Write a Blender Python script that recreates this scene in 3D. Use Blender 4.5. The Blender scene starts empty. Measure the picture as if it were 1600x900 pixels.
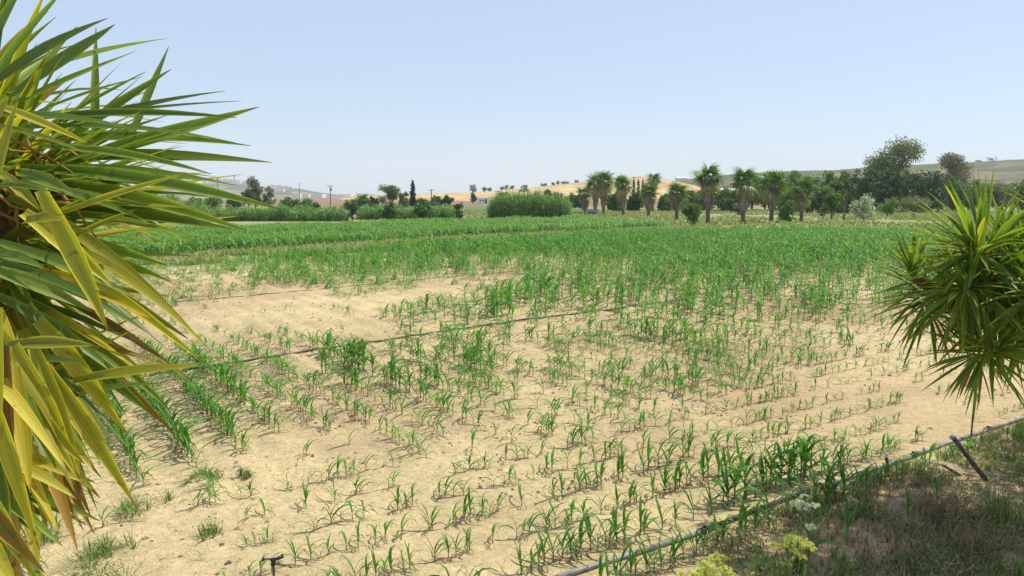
import bpy, math, random
import numpy as np
from mathutils import Vector, Matrix
R = math.radians
random.seed(7)
rng = np.random.default_rng(7)
SC = bpy.context.scene
COL = SC.collection

# ------------------------------------------------------------------ camera, world, sun, exposure
CAM_H, PITCH, FPX = 4.0, R(6.9), 1200.0        # metres, below level, focal length in 1600-wide pixels
cd = bpy.data.cameras.new('camera'); cam = bpy.data.objects.new('camera', cd); COL.objects.link(cam)
cam.location = (0, 0, CAM_H); cam.rotation_euler = (math.pi/2-PITCH, 0, 0)
cd.sensor_width = 36; cd.lens = 27; cd.clip_start = .05; cd.clip_end = 20000
SC.camera = cam
SUN_AZ, SUN_EL = R(65), R(60)                  # azimuth clockwise from +Y (the view direction)
w = bpy.data.worlds.new('World'); SC.world = w; w.use_nodes = True
nt = w.node_tree; nt.nodes.clear()
sky = nt.nodes.new('ShaderNodeTexSky'); sky.sky_type = 'NISHITA'; sky.sun_disc = False
sky.sun_elevation = SUN_EL; sky.sun_rotation = SUN_AZ
sky.altitude = 60; sky.air_density = 1.0; sky.dust_density = .45; sky.ozone_density = 2.0
bg = nt.nodes.new('ShaderNodeBackground'); bg.inputs[1].default_value = .11
wo = nt.nodes.new('ShaderNodeOutputWorld')
hz = nt.nodes.new('ShaderNodeMix'); hz.data_type = 'RGBA'; hz.inputs[0].default_value = .62; hz.inputs[7].default_value = (4.25, 5.0, 6.25, 1)   # flat pale colour mixed in as haze, evens and brightens the sky
nt.links.new(sky.outputs[0], hz.inputs[6]); nt.links.new(hz.outputs[2], bg.inputs[0]); nt.links.new(bg.outputs[0], wo.inputs[0])
sd = bpy.data.lights.new('sun', 'SUN'); sd.energy = 3.7; sd.angle = R(.5); sd.color = (1, .955, .87)
sun = bpy.data.objects.new('sun', sd); COL.objects.link(sun)
sdir = Vector((math.sin(SUN_AZ)*math.cos(SUN_EL), math.cos(SUN_AZ)*math.cos(SUN_EL), math.sin(SUN_EL)))
sun.rotation_euler = sdir.to_track_quat('Z', 'Y').to_euler()
SC.view_settings.view_transform = 'Standard'; SC.view_settings.look = 'None'
SC.view_settings.exposure = 0.46; SC.view_settings.gamma = 1
SC.render.engine = 'CYCLES'
SC.cycles.max_bounces = 8; SC.cycles.volume_bounces = 1; SC.cycles.transparent_max_bounces = 8
SC.cycles.use_denoising = True

# ------------------------------------------------------------------ helpers: where things stand
def ray(px, py):
    f, u = np.array([0, math.cos(PITCH), -math.sin(PITCH)]), np.array([0, math.sin(PITCH), math.cos(PITCH)])
    return f*FPX + u*(450-py) + np.array([1., 0, 0])*(px-800)
def G(px, py):                                  # ground point seen at a spot of the photograph
    d = ray(px, py); t = -CAM_H/d[2]; return (d[0]*t, d[1]*t)
def P(px, py, dist):                            # point at a given distance along the view axis
    d = ray(px, py)/FPX*dist; return Vector((d[0], d[1], CAM_H+d[2]))
def at(px, dist):                               # ground point at a bearing and a distance in Y
    k = math.tan(math.atan((px-800)/FPX)); return (k*dist*math.cos(PITCH)*1.0, dist)
def proj(x, y, z):
    z = np.asarray(z)-CAM_H
    dz = y*math.cos(PITCH)-z*math.sin(PITCH); up = y*math.sin(PITCH)+z*math.cos(PITCH)
    return 800+FPX*x/dz, 450-FPX*up/dz, dz
def hash2(i, j, s=0):
    v = np.sin(i*127.1+j*311.7+s*74.7)*43758.5453; return v-np.floor(v)
def vnoise(x, y, s=0):
    x = np.asarray(x, float); y = np.asarray(y, float)
    i, j = np.floor(x), np.floor(y); fx, fy = x-i, y-j; fx = fx*fx*(3-2*fx); fy = fy*fy*(3-2*fy)
    a, b, c, d = hash2(i, j, s), hash2(i+1, j, s), hash2(i, j+1, s), hash2(i+1, j+1, s)
    return a*(1-fx)*(1-fy)+b*fx*(1-fy)+c*(1-fx)*fy+d*fx*fy
def fbm(x, y, s=0, o=3):
    r = 0; a = .5
    for k in range(o): r = r+a*vnoise(x*2**k, y*2**k, s+k); a *= .5
    return r/(1-.5**o)
def sstep(a, b, x): t = np.clip((x-a)/(b-a), 0, 1); return t*t*(3-2*t)
def inpoly(x, y, poly):
    x = np.asarray(x); y = np.asarray(y); c = np.zeros(x.shape, bool); n = len(poly)
    for k in range(n):
        x1, y1 = poly[k]; x2, y2 = poly[(k+1) % n]
        if y1 == y2: continue
        c ^= ((y1 > y) != (y2 > y)) & (x < (x2-x1)*(y-y1)/(y2-y1)+x1)
    return c
# field axes: U runs along the headland rows and the pipe, V runs away along the main rows
TH = R(56); UX, UY = math.sin(TH), math.cos(TH); VX, VY = -UY, UX
def uv(x, y): return x*UX+y*UY, x*VX+y*VY
def xy(u, v): return u*UX+v*VX, u*UY+v*VY
PIPE_PX = [(845,914),(885,900),(1000,866),(1100,833),(1200,793),(1300,758),(1400,724),(1500,688),(1600,655),(1750,606)]
PIPE = [G(*p) for p in PIPE_PX]
PU = np.array([uv(*p)[0] for p in PIPE]); PV = np.array([uv(*p)[1] for p in PIPE])
def pipe_v(u): return np.interp(u, PU, PV)
ROW = .75
HEAD_PX = [(280,800),(420,757),(560,735),(720,717),(850,692),(995,668),(1130,630),(1250,575),(1450,520),(1600,498)]
HB = [uv(*G(*p)) for p in HEAD_PX]; HU = np.array([b[0] for b in HB]); HV = np.array([b[1] for b in HB])
def head_v(u): return np.interp(u, HU, HV)       # where the headland rows end and the main rows begin
def zg(x, y):                                    # height of the ground
    x = np.asarray(x, float); y = np.asarray(y, float)
    u, v = uv(x, y); d = np.hypot(x, y)
    main = sstep(-.3, .4, v-head_v(u)); above = sstep(-.1, .3, v-pipe_v(u))
    fur = (main*np.cos(2*np.pi*(u+.1*vnoise(v*.3, u*.0))/ROW)+(1-main)*above*np.cos(2*np.pi*(v-pipe_v(u))/ROW))
    fade = np.clip(1-(d-30)/15, 0, 1)
    z = .022*fur*fade*(.5+vnoise(x*.6, y*.6, 9))+.05*(fbm(x*.35, y*.35, 3)-.5)*np.clip(1-(d-60)/40, 0, 1)+.02*(fbm(x*3, y*3, 5)-.5)*fade
    return z
def z1(x, y): return float(zg(x, y))

# ------------------------------------------------------------------ helpers: meshes, objects, tags
def mesh(name, V, F, mats=(), tint=None, fmat=None, smooth=False):
    V = np.asarray(V, np.float32).reshape(-1, 3); me = bpy.data.meshes.new(name)
    if isinstance(F, np.ndarray):
        k = F.shape[1]; me.vertices.add(len(V)); me.vertices.foreach_set('co', V.ravel())
        me.loops.add(F.size); me.loops.foreach_set('vertex_index', F.astype(np.int32).ravel())
        me.polygons.add(len(F)); me.polygons.foreach_set('loop_start', np.arange(0, F.size, k, dtype=np.int32))
        me.update(calc_edges=True)
    else:
        me.from_pydata(V.tolist(), [], F); me.update()
    for m in mats: me.materials.append(m)
    if fmat is not None: me.polygons.foreach_set('material_index', np.asarray(fmat, np.int32))
    if tint is not None:
        at_ = me.attributes.new('tint', 'FLOAT', 'POINT'); at_.data.foreach_set('value', np.asarray(tint, np.float32))
    me.polygons.foreach_set('use_smooth', np.full(len(me.polygons), smooth))
    return me
def link(name, data, parent=None, loc=None, rot=None, scale=None):
    o = bpy.data.objects.new(name, data); COL.objects.link(o)
    if parent is not None: o.parent = parent
    if loc is not None: o.location = loc
    if rot is not None: o.rotation_euler = rot
    if scale is not None: o.scale = (scale,)*3 if isinstance(scale, (int, float)) else scale
    return o
def tag(o, label, cat, group=None, kind=None):
    o['label'] = label; o['category'] = cat
    if group: o['group'] = group
    if kind: o['kind'] = kind
    return o
def thing(name, label, cat, loc, rotz=0, group=None):
    return tag(link(name, None, loc=loc, rot=(0, 0, rotz)), label, cat, group)
class MB:
    def __init__(s): s.V = []; s.F = []; s.M = []; s.T = []
    def add(s, V, F, m=0, t=.5):
        n = len(s.V); s.V += [tuple(v) for v in V]; s.F += [tuple(i+n for i in f) for f in F]; s.M += [m]*len(F)
        s.T += list(t) if hasattr(t, '__len__') else [t]*len(V)
    def box(s, c, d, m=0, rz=0, t=.5):
        hx, hy, hz = d[0]/2, d[1]/2, d[2]/2; cs, sn = math.cos(rz), math.sin(rz)
        V = [(c[0]+a*hx*cs-b*hy*sn, c[1]+a*hx*sn+b*hy*cs, c[2]+e*hz) for e in (-1, 1) for a, b in ((-1,-1),(1,-1),(1,1),(-1,1))]
        s.add(V, [(3,2,1,0),(4,5,6,7),(0,1,5,4),(1,2,6,5),(2,3,7,6),(3,0,4,7)], m, t)
    def tube(s, pts, rad, n=8, m=0, cap=True, t=.5, rough=0):
        pts = [Vector(p) for p in pts]; V = []; F = []
        rad = rad if hasattr(rad, '__len__') else [rad]*len(pts)
        ref = Vector((0, 0, 1)) if abs((pts[-1]-pts[0]).normalized().z) < .9 else Vector((1, 0, 0))
        for i, p in enumerate(pts):
            d = (pts[min(i+1, len(pts)-1)]-pts[max(i-1, 0)]).normalized()
            a = d.cross(ref).normalized(); b = d.cross(a)
            for k in range(n):
                q = 2*math.pi*k/n; r = rad[i]*(1+rough*(random.random()-.5)); V.append(p+a*(math.cos(q)*r)+b*(math.sin(q)*r))
        for i in range(len(pts)-1):
            for k in range(n):
                F.append((i*n+k, i*n+(k+1) % n, (i+1)*n+(k+1) % n, (i+1)*n+k))
        if cap: F += [tuple(range(n))[::-1], tuple((len(pts)-1)*n+k for k in range(n))]
        s.add(V, F, m, t)
    def data(s, name, mats, smooth=False): return mesh(name, s.V, s.F, mats, s.T, s.M, smooth)
    def build(s, name, mats, parent=None, smooth=False, loc=None, rot=None):
        return link(name, s.data(name, mats, smooth), parent, loc, rot)

# ------------------------------------------------------------------ materials
def hexc(r, g, b): return (r, g, b, 1)
def material(name, c1, c2, rough=.8, scale=8, bump=0, bscale=40, trans=0, tcol=None, tint=True, spec=.3, rand=.0, detail=4, metal=0, streak=False):
    m = bpy.data.materials.new(name); m.use_nodes = True; n = m.node_tree.nodes; L = m.node_tree.links; n.clear()
    out = n.new('ShaderNodeOutputMaterial'); p = n.new('ShaderNodeBsdfPrincipled')
    p.inputs['Roughness'].default_value = rough; p.inputs['Specular IOR Level'].default_value = spec; p.inputs['Metallic'].default_value = metal
    tc = n.new('ShaderNodeTexCoord'); nz = n.new('ShaderNodeTexNoise'); nz.inputs['Scale'].default_value = scale; nz.inputs['Detail'].default_value = detail
    if streak:                                      # long veins: the leaf meshes carry a cross-leaf coordinate
        av = n.new('ShaderNodeAttribute'); av.attribute_name = 'vein'; L.new(av.outputs['Vector'], nz.inputs['Vector'])
    else: L.new(tc.outputs['Object'], nz.inputs['Vector'])
    rmp = n.new('ShaderNodeMapRange'); rmp.inputs[1].default_value = .32; rmp.inputs[2].default_value = .68
    L.new(nz.outputs[0], rmp.inputs[0]); fac = rmp.outputs[0]
    if tint:
        a = n.new('ShaderNodeAttribute'); a.attribute_name = 'tint'
        mm = n.new('ShaderNodeMath'); mm.operation = 'MULTIPLY_ADD'; mm.inputs[1].default_value = .35
        L.new(fac, mm.inputs[0]); m2 = n.new('ShaderNodeMath'); m2.operation = 'MULTIPLY_ADD'; m2.inputs[1].default_value = 1.0; m2.inputs[2].default_value = -.17
        L.new(a.outputs['Fac'], m2.inputs[0]); L.new(m2.outputs[0], mm.inputs[2]); fac = mm.outputs[0]
    mx = n.new('ShaderNodeMix'); mx.data_type = 'RGBA'; mx.inputs[6].default_value = (*c1, 1); mx.inputs[7].default_value = (*c2, 1)
    L.new(fac, mx.inputs[0]); col = mx.outputs[2]
    if rand:
        oi = n.new('ShaderNodeObjectInfo'); hs = n.new('ShaderNodeHueSaturation')
        mr = n.new('ShaderNodeMapRange'); mr.inputs[3].default_value = 1-rand; mr.inputs[4].default_value = 1+rand
        L.new(oi.outputs['Random'], mr.inputs[0]); L.new(mr.outputs[0], hs.inputs['Value']); L.new(col, hs.inputs['Color']); col = hs.outputs[0]
    if streak:                                      # dried brown tips and scattered brown specks
        sv = n.new('ShaderNodeSeparateXYZ'); L.new(av.outputs['Vector'], sv.inputs[0]); tp_ = n.new('ShaderNodeMapRange'); tp_.inputs[1].default_value = .325; tp_.inputs[2].default_value = .345; L.new(sv.outputs[1], tp_.inputs[0])
        sn = n.new('ShaderNodeTexNoise'); sn.inputs['Scale'].default_value = 45; sn.inputs['Detail'].default_value = 3; L.new(tc.outputs['Object'], sn.inputs['Vector']); sr = n.new('ShaderNodeMapRange'); sr.inputs[1].default_value = .64; sr.inputs[2].default_value = .72; L.new(sn.outputs[0], sr.inputs[0])
        mxm = n.new('ShaderNodeMath'); mxm.operation = 'MAXIMUM'; L.new(tp_.outputs[0], mxm.inputs[0]); L.new(sr.outputs[0], mxm.inputs[1]); sc_ = n.new('ShaderNodeMath'); sc_.operation = 'MULTIPLY'; sc_.inputs[1].default_value = .8; L.new(mxm.outputs[0], sc_.inputs[0])
        tm_ = n.new('ShaderNodeMix'); tm_.data_type = 'RGBA'; tm_.inputs[7].default_value = (.16, .08, .03, 1); L.new(sc_.outputs[0], tm_.inputs[0]); L.new(col, tm_.inputs[6]); col = tm_.outputs[2]
    L.new(col, p.inputs['Base Color'])
    if bump:
        bn = n.new('ShaderNodeTexNoise'); bn.inputs['Scale'].default_value = bscale; bn.inputs['Detail'].default_value = 6
        L.new(tc.outputs['Object'], bn.inputs['Vector'])
        b = n.new('ShaderNodeBump'); b.inputs['Strength'].default_value = bump; b.inputs['Distance'].default_value = .05
        L.new(bn.outputs[0], b.inputs['Height']); L.new(b.outputs[0], p.inputs['Normal'])
    if trans:
        t = n.new('ShaderNodeBsdfTranslucent'); ms = n.new('ShaderNodeMixShader'); ms.inputs[0].default_value = trans
        if tcol: t.inputs[0].default_value = (*tcol, 1)
        else:
            g = n.new('ShaderNodeMix'); g.data_type = 'RGBA'; g.blend_type = 'MULTIPLY'; g.inputs[0].default_value = 1; g.inputs[7].default_value = (1.5, 1.7, .7, 1)
            L.new(col, g.inputs[6]); L.new(g.outputs[2], t.inputs[0])
        L.new(p.outputs[0], ms.inputs[1]); L.new(t.outputs[0], ms.inputs[2]); L.new(ms.outputs[0], out.inputs[0])
    else: L.new(p.outputs[0], out.inputs[0])
    return m
M = {}
M['maize'] = material('maize_leaf', (.03,.105,.010), (.13,.31,.035), .5, 6, trans=.33, rand=.3)
M['maize_far'] = material('maize_leaf_dense', (.04,.13,.015), (.20,.38,.055), .5, 6, trans=.3)
M['maize_dry'] = material('maize_leaf_dry', (.16,.11,.06), (.28,.24,.10), .7, 6, trans=.2)
M['stalk'] = material('maize_stalk', (.10,.17,.05), (.20,.22,.09), .6, 10)
M['yucca'] = material('yucca_leaf', (.06,.115,.018), (.32,.39,.055), .48, 5, trans=.4, spec=.4, rand=.3, streak=True)
M['yucca_y'] = material('yucca_leaf_yellow', (.15,.19,.025), (.74,.55,.05), .5, 4, trans=.4, spec=.35, rand=.25, streak=True)
M['yucca_b'] = material('yucca_leaf_brown', (.16,.08,.02), (.50,.29,.05), .7, 6, trans=.2, rand=.25, streak=True)
M['bark'] = material('bark', (.09,.06,.04), (.22,.16,.11), .9, 6, .7, 30)
M['bark_red'] = material('yucca_bark', (.12,.055,.03), (.32,.17,.09), .9, 9, .8, 40)
M['palm_leaf'] = material('palm_frond', (.03,.08,.012), (.17,.27,.045), .5, 3, trans=.25, rand=.2)
M['palm_old'] = material('palm_frond_old', (.20,.20,.06), (.48,.43,.19), .6, 3, trans=.2, rand=.2)
M['skirt'] = material('palm_dead_fronds', (.15,.10,.08), (.42,.32,.25), .9, 3)
for nme, a, b in (('dark', (.012,.035,.008), (.085,.16,.03)), ('mid', (.03,.08,.012), (.16,.27,.04)), ('light', (.07,.14,.03), (.19,.29,.08)),
                  ('olive', (.09,.11,.04), (.24,.25,.12)), ('brown', (.10,.085,.05), (.25,.20,.12)), ('blue', (.01,.03,.022), (.035,.075,.05)),
                  ('cane', (.04,.12,.02), (.26,.40,.12)), ('euc', (.085,.11,.035), (.24,.25,.10))):
    M[nme] = material('foliage_'+nme, a, b, .6, 1.2, trans=.25)
M['white_bloom'] = material('white_blossom', (.45,.5,.4), (.85,.85,.8), .7, 2, trans=.2)
M['drygrass'] = material('dry_grass', (.28,.26,.11), (.50,.45,.23), .8, 2, trans=.25)
M['grass'] = material('green_grass', (.09,.16,.04), (.28,.34,.12), .7, 2, trans=.25)
M['weed'] = material('weed_leaf', (.07,.12,.03), (.26,.33,.10), .7, 4, trans=.25)
M['weed_brown'] = material('dry_weed', (.13,.085,.055), (.34,.24,.16), .85, 4, trans=.15)
M['yflower'] = material('yellow_umbel', (.45,.47,.10), (.74,.72,.24), .7, 30, trans=.2)
M['wflower'] = material('white_umbel', (.6,.6,.45), (.88,.86,.72), .7, 30, trans=.2)
M['clod'] = material('soil_clod', (.17,.11,.07), (.42,.32,.20), .95, 5, .5, 30)
M['alu'] = material('aluminium_pipe', (.20,.185,.17), (.36,.34,.31), .6, 9, .1, 60, tint=False, metal=.2)
M['black'] = material('black_plastic', (.012,.012,.014), (.035,.035,.04), .45, 20, tint=False)
M['hose'] = material('dusty_hose', (.05,.042,.035), (.13,.105,.085), .7, 15, tint=False)
M['wood'] = material('weathered_post', (.05,.04,.035), (.14,.11,.09), .85, 12, .4, 60, tint=False)
M['wall'] = material('white_wall', (.70,.69,.66), (.82,.81,.78), .85, .6, .1, 10, tint=False)
M['tile'] = material('roof_tiles', (.30,.15,.09), (.42,.24,.15), .85, 3, .3, 20, tint=False)
M['paleroof'] = material('pale_roof', (.55,.54,.52), (.70,.68,.66), .7, 1, tint=False)
M['glass'] = material('dark_glass', (.03,.035,.04), (.05,.06,.07), .15, 2, tint=False)
M['metal'] = material('grey_metal', (.22,.22,.22), (.38,.37,.35), .5, 5, tint=False, metal=.4)
M['rubber'] = material('rubber', (.02,.02,.02), (.035,.035,.035), .8, 10, tint=False)
M['concrete'] = material('concrete', (.35,.33,.30), (.50,.48,.44), .9, 5, .2, 30, tint=False)

# soil, with its zones as a colour attribute laid out on the ground
def ground_material():
    m = bpy.data.materials.new('ground_soil'); m.use_nodes = True; n = m.node_tree.nodes; L = m.node_tree.links
    p = n['Principled BSDF']; p.inputs['Roughness'].default_value = .95; p.inputs['Specular IOR Level'].default_value = .1
    a = n.new('ShaderNodeAttribute'); a.attribute_name = 'zone'
    tc = n.new('ShaderNodeTexCoord')
    def noise(s, d=6, st=None):
        z = n.new('ShaderNodeTexNoise'); z.inputs['Scale'].default_value = s; z.inputs['Detail'].default_value = d
        if st:
            mp = n.new('ShaderNodeMapping'); mp.inputs['Rotation'].default_value = (0, 0, math.pi/2-TH); mp.vector_type = 'TEXTURE'; mp.inputs['Scale'].default_value = st
            L.new(tc.outputs['Object'], mp.inputs[0]); L.new(mp.outputs[0], z.inputs['Vector'])
        else: L.new(tc.outputs['Object'], z.inputs['Vector'])
        return z.outputs[0]
    def mul(col, fac_out, lo, hi, a0=.3, a1=.7):
        mr = n.new('ShaderNodeMapRange'); mr.inputs[1].default_value = a0; mr.inputs[2].default_value = a1; mr.inputs[3].default_value = lo; mr.inputs[4].default_value = hi
        L.new(fac_out, mr.inputs[0]); mx = n.new('ShaderNodeMix'); mx.data_type = 'RGBA'; mx.blend_type = 'MULTIPLY'; mx.inputs[0].default_value = 1
        L.new(col, mx.inputs[6]); L.new(mr.outputs[0], mx.inputs[7]); return mx.outputs[2]
    c = mul(a.outputs['Color'], noise(.6), .86, 1.12); c = mul(c, noise(7), .84, 1.12); c = mul(c, noise(38, 6), .74, 1.16)
    # darker crumbs pressed into the surface
    vo = n.new('ShaderNodeTexVoronoi'); vo.inputs['Scale'].default_value = 13; L.new(tc.outputs['Object'], vo.inputs['Vector'])
    mr = n.new('ShaderNodeMapRange'); mr.inputs[1].default_value = .10; mr.inputs[2].default_value = .24; L.new(vo.outputs['Distance'], mr.inputs[0])
    gate = n.new('ShaderNodeMapRange'); gate.inputs[1].default_value = .49; gate.inputs[2].default_value = .60; L.new(noise(1.7, 3), gate.inputs[0])
    inv = n.new('ShaderNodeMath'); inv.operation = 'SUBTRACT'; inv.inputs[0].default_value = 1; L.new(mr.outputs[0], inv.inputs[1])
    gm = n.new('ShaderNodeMath'); gm.operation = 'MULTIPLY'; L.new(inv.outputs[0], gm.inputs[0]); L.new(gate.outputs[0], gm.inputs[1])
    mx = n.new('ShaderNodeMix'); mx.data_type = 'RGBA'; mx.blend_type = 'MULTIPLY'; mx.inputs[7].default_value = (.62, .55, .52, 1)
    L.new(gm.outputs[0], mx.inputs[0]); L.new(c, mx.inputs[6]); L.new(mx.outputs[2], p.inputs['Base Color'])
    b1 = n.new('ShaderNodeBump'); b1.inputs['Strength'].default_value = .8; b1.inputs['Distance'].default_value = .05; L.new(noise(9), b1.inputs['Height'])
    b2 = n.new('ShaderNodeBump'); b2.inputs['Strength'].default_value = .8; b2.inputs['Distance'].default_value = .015; L.new(noise(45), b2.inputs['Height']); L.new(b1.outputs[0], b2.inputs['Normal'])
    b3 = n.new('ShaderNodeBump'); b3.inputs['Strength'].default_value = .35; b3.inputs['Distance'].default_value = .04; L.new(noise(4, 5, (6, .8, 1)), b3.inputs['Height']); L.new(b2.outputs[0], b3.inputs['Normal'])
    L.new(b3.outputs[0], p.inputs['Normal'])
    return m
# ------------------------------------------------------------------ field zones
FRONT_FAR = [G(*p) for p in [(-300,470),(180,424),(430,404),(700,386),(900,374),(1040,366),(1110,366),(1250,365),(1420,366),(1600,368),(1800,368)]]
FRONT = FRONT_FAR + [(14, 4), (3, 4), (-12, 4)]
BACK = [G(*p) for p in [(-200,440),(150,412),(430,391),(700,374),(900,364),(1045,357),(960,350),(900,346),(760,350),(600,355),(400,362),(150,372),(-200,385)]]
def zones(x, y):
    n = x.size; c = np.empty((n, 3)); d = np.hypot(x, y)
    sand = np.array([.50,.39,.205]); red = np.array([.40,.255,.155]); pale = np.array([.56,.44,.24])
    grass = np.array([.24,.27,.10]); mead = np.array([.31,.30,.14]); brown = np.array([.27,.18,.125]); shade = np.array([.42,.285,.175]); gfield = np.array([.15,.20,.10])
    c[:] = mead
    k = fbm(x*.08, y*.08, 21)[:, None]; c += (k-.5)*.12
    g = sstep(.45, .6, fbm(x*.03, y*.05, 31))[:, None]; c = c*(1-g)+grass*g
    f = (sstep(230, 330, y)*sstep(.35, .5, fbm(x*.006+3, y*.004, 8)))[:, None]; c = c*(1-f)+brown*f
    g2 = (inpoly(x, y, [at(560, 190), at(800, 190), at(800, 300), at(560, 300)])*1.)[:, None]; c = c*(1-g2)+gfield*g2
    fr = inpoly(x, y, FRONT); bk = inpoly(x, y, BACK)
    u, v = uv(x, y)
    r = sstep(.45, .7, fbm(x*.16+5, y*.12, 4))[:, None]*.4; pl = sstep(.5, .75, fbm(u*.10, v*.16, 14))[:, None]
    fs = sand*(1-r)+red*r; fs = fs*(1-pl)+pale*pl
    px, py, _ = proj(x, y, np.zeros_like(x))
    for qx, qy, sx, sy, a in ((570,650,110,45,.6),(900,430,160,22,.6),(1230,480,150,25,.5),(760,445,150,14,.3),(1040,690,120,40,.4)):
        t = (a*np.exp(-((px-qx)/sx)**2-((py-qy)/sy)**2))[:, None]*(.4+.9*fbm(x*1.2, y*1.2, 6))[:, None]; t = np.clip(t, 0, 1); fs = fs*(1-t)+red*t
    for qx, qy, sx, sy, a in ((640,470,160,16,.8),(480,480,120,14,.7),(420,800,160,60,.6),(1400,560,160,25,.6),(1430,640,160,25,.5)):
        t = (a*np.exp(-((px-qx)/sx)**2-((py-qy)/sy)**2))[:, None]; fs = fs*(1-t)+pale*t
    # the weedy foot of the garden, on the near side of the pipe
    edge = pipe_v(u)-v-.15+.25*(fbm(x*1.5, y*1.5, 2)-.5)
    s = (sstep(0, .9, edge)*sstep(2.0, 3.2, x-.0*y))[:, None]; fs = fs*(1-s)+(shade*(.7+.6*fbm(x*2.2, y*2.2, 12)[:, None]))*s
    c = np.where(fr[:, None], fs, c); c = np.where(bk[:, None], np.array([.20,.19,.09]), c)
    strip = (~fr & ~bk & (y < 95) & (y > 20) & (px < 1110))[:, None]
    c = np.where(strip, grass*.6+np.array([.36,.32,.17])*.4+(fbm(x*.5, y*.5, 17)[:, None]-.5)*.15, c)
    return np.clip(c, .02, .9)
def build_ground():
    az = np.concatenate([np.arange(-180, -50, 6), np.arange(-50, 50.01, .2), np.arange(56, 181, 6)]); az = np.radians(az)
    r = [3.0]
    while r[-1] < 60: r.append(r[-1]*1.006)
    while r[-1] < 3300: r.append(r[-1]*1.04)
    r = np.array(r)
    A, Rr = np.meshgrid(az, r); X = (Rr*np.sin(A)).ravel(); Y = (Rr*np.cos(A)).ravel()
    Z = zg(X, Y); na, nr = len(az), len(r)
    i = np.arange(nr-1)[:, None]*na+np.arange(na-1)[None, :]; i = i.ravel()
    F = np.stack([i, i+1, i+1+na, i+na], 1)[:, ::-1]
    V = np.stack([X, Y, Z], 1)
    V = np.vstack([V, [[0, 0, 0]]]); c = len(V)-1
    cz = zones(X, Y)
    me = bpy.data.meshes.new('ground'); faces = F.tolist()+[(c, k+1, k) for k in range(na-1)]
    me.from_pydata(V.tolist(), [], faces); me.update()
    cols = np.ones((len(V), 4), np.float32); cols[:-1, :3] = cz; cols[-1, :3] = (.3,.22,.15)
    a = me.attributes.new('zone', 'FLOAT_COLOR', 'POINT'); a.data.foreach_set('color', cols.ravel())
    me.polygons.foreach_set('use_smooth', np.ones(len(me.polygons), bool)); me.materials.append(ground_material())
    o = link('ground', me); o['kind'] = 'structure'
    return o
build_ground()

# ------------------------------------------------------------------ hills
def hill_material(name, cols, scale, stretch):
    m = bpy.data.materials.new(name); m.use_nodes = True; n = m.node_tree.nodes; L = m.node_tree.links
    p = n['Principled BSDF']; p.inputs['Roughness'].default_value = 1; p.inputs['Specular IOR Level'].default_value = 0
    tc = n.new('ShaderNodeTexCoord'); mp = n.new('ShaderNodeMapping'); mp.inputs['Scale'].default_value = stretch; mp.inputs['Rotation'].default_value = (0, 0, .3)
    L.new(tc.outputs['Object'], mp.inputs[0])
    wz = n.new('ShaderNodeTexNoise'); wz.inputs['Scale'].default_value = scale*2; L.new(mp.outputs[0], wz.inputs['Vector'])
    ad = n.new('ShaderNodeMix'); ad.data_type = 'RGBA'; ad.blend_type = 'LINEAR_LIGHT'; ad.inputs[0].default_value = 18; ad.clamp_factor = False
    vo = n.new('ShaderNodeTexVoronoi'); vo.inputs['Scale'].default_value = scale; L.new(mp.outputs[0], vo.inputs['Vector'])
    cr = n.new('ShaderNodeValToRGB'); cr.color_ramp.interpolation = 'CONSTANT'
    el = cr.color_ramp.elements; el[0].color = (*cols[0], 1); el[1].position = 1/len(cols); el[1].color = (*cols[1], 1)
    for k in range(2, len(cols)): e = el.new(k/len(cols)); e.color = (*cols[k], 1)
    sp = n.new('ShaderNodeSeparateColor'); L.new(vo.outputs['Color'], sp.inputs[0]); L.new(sp.outputs[0], cr.inputs[0])
    n2 = n.new('ShaderNodeTexNoise'); n2.inputs['Scale'].default_value = .06; n2.inputs['Detail'].default_value = 8; L.new(tc.outputs['Object'], n2.inputs['Vector'])
    mr = n.new('ShaderNodeMapRange'); mr.inputs[1].default_value = .35; mr.inputs[2].default_value = .65; mr.inputs[3].default_value = .7; mr.inputs[4].default_value = 1.25; L.new(n2.outputs[0], mr.inputs[0])
    mx = n.new('ShaderNodeMix'); mx.data_type = 'RGBA'; mx.blend_type = 'MULTIPLY'; mx.inputs[0].default_value = 1
    L.new(cr.outputs[0], mx.inputs[6]); L.new(mr.outputs[0], mx.inputs[7]); L.new(mx.outputs[2], p.inputs['Base Color'])
    n.remove(ad); n.remove(wz)
    return m
HILLS = {}
def hill(name, crest, d0, d1, mat, seed):
    px = np.linspace(crest[0][0], crest[-1][0], 160); cy = np.interp(px, [c[0] for c in crest], [c[1] for c in crest])
    k = (px-800)/FPX
    T = np.concatenate([np.linspace(0, 1, 22), np.linspace(1.05, 2.0, 10)])
    V = []
    for t in T:
        D = d0+(d1-d0)*t
        Hc = CAM_H+(305-cy)/FPX*d1
        prof = sstep(0, 1, t) if t <= 1 else 1-.8*sstep(1, 2, t)
        z = -1.0+(Hc+1.0)*prof+(fbm(px*.02+seed, np.full_like(px, t*4), seed)-.5)*.10*np.abs(Hc)*(t > 0)*(1-.6*(t == 1))
        V.append(np.stack([k*D, np.full_like(px, D), z], 1))
    V = np.array(V); nr, nc = V.shape[:2]
    i = (np.arange(nr-1)[:, None]*nc+np.arange(nc-1)[None, :]).ravel(); F = np.stack([i, i+1, i+1+nc, i+nc], 1)
    me = mesh(name, V.reshape(-1, 3), F, [mat], smooth=True); o = link(name, me); o['kind'] = 'structure'
    HILLS[name] = (V, d0, d1)
    return o
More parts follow.
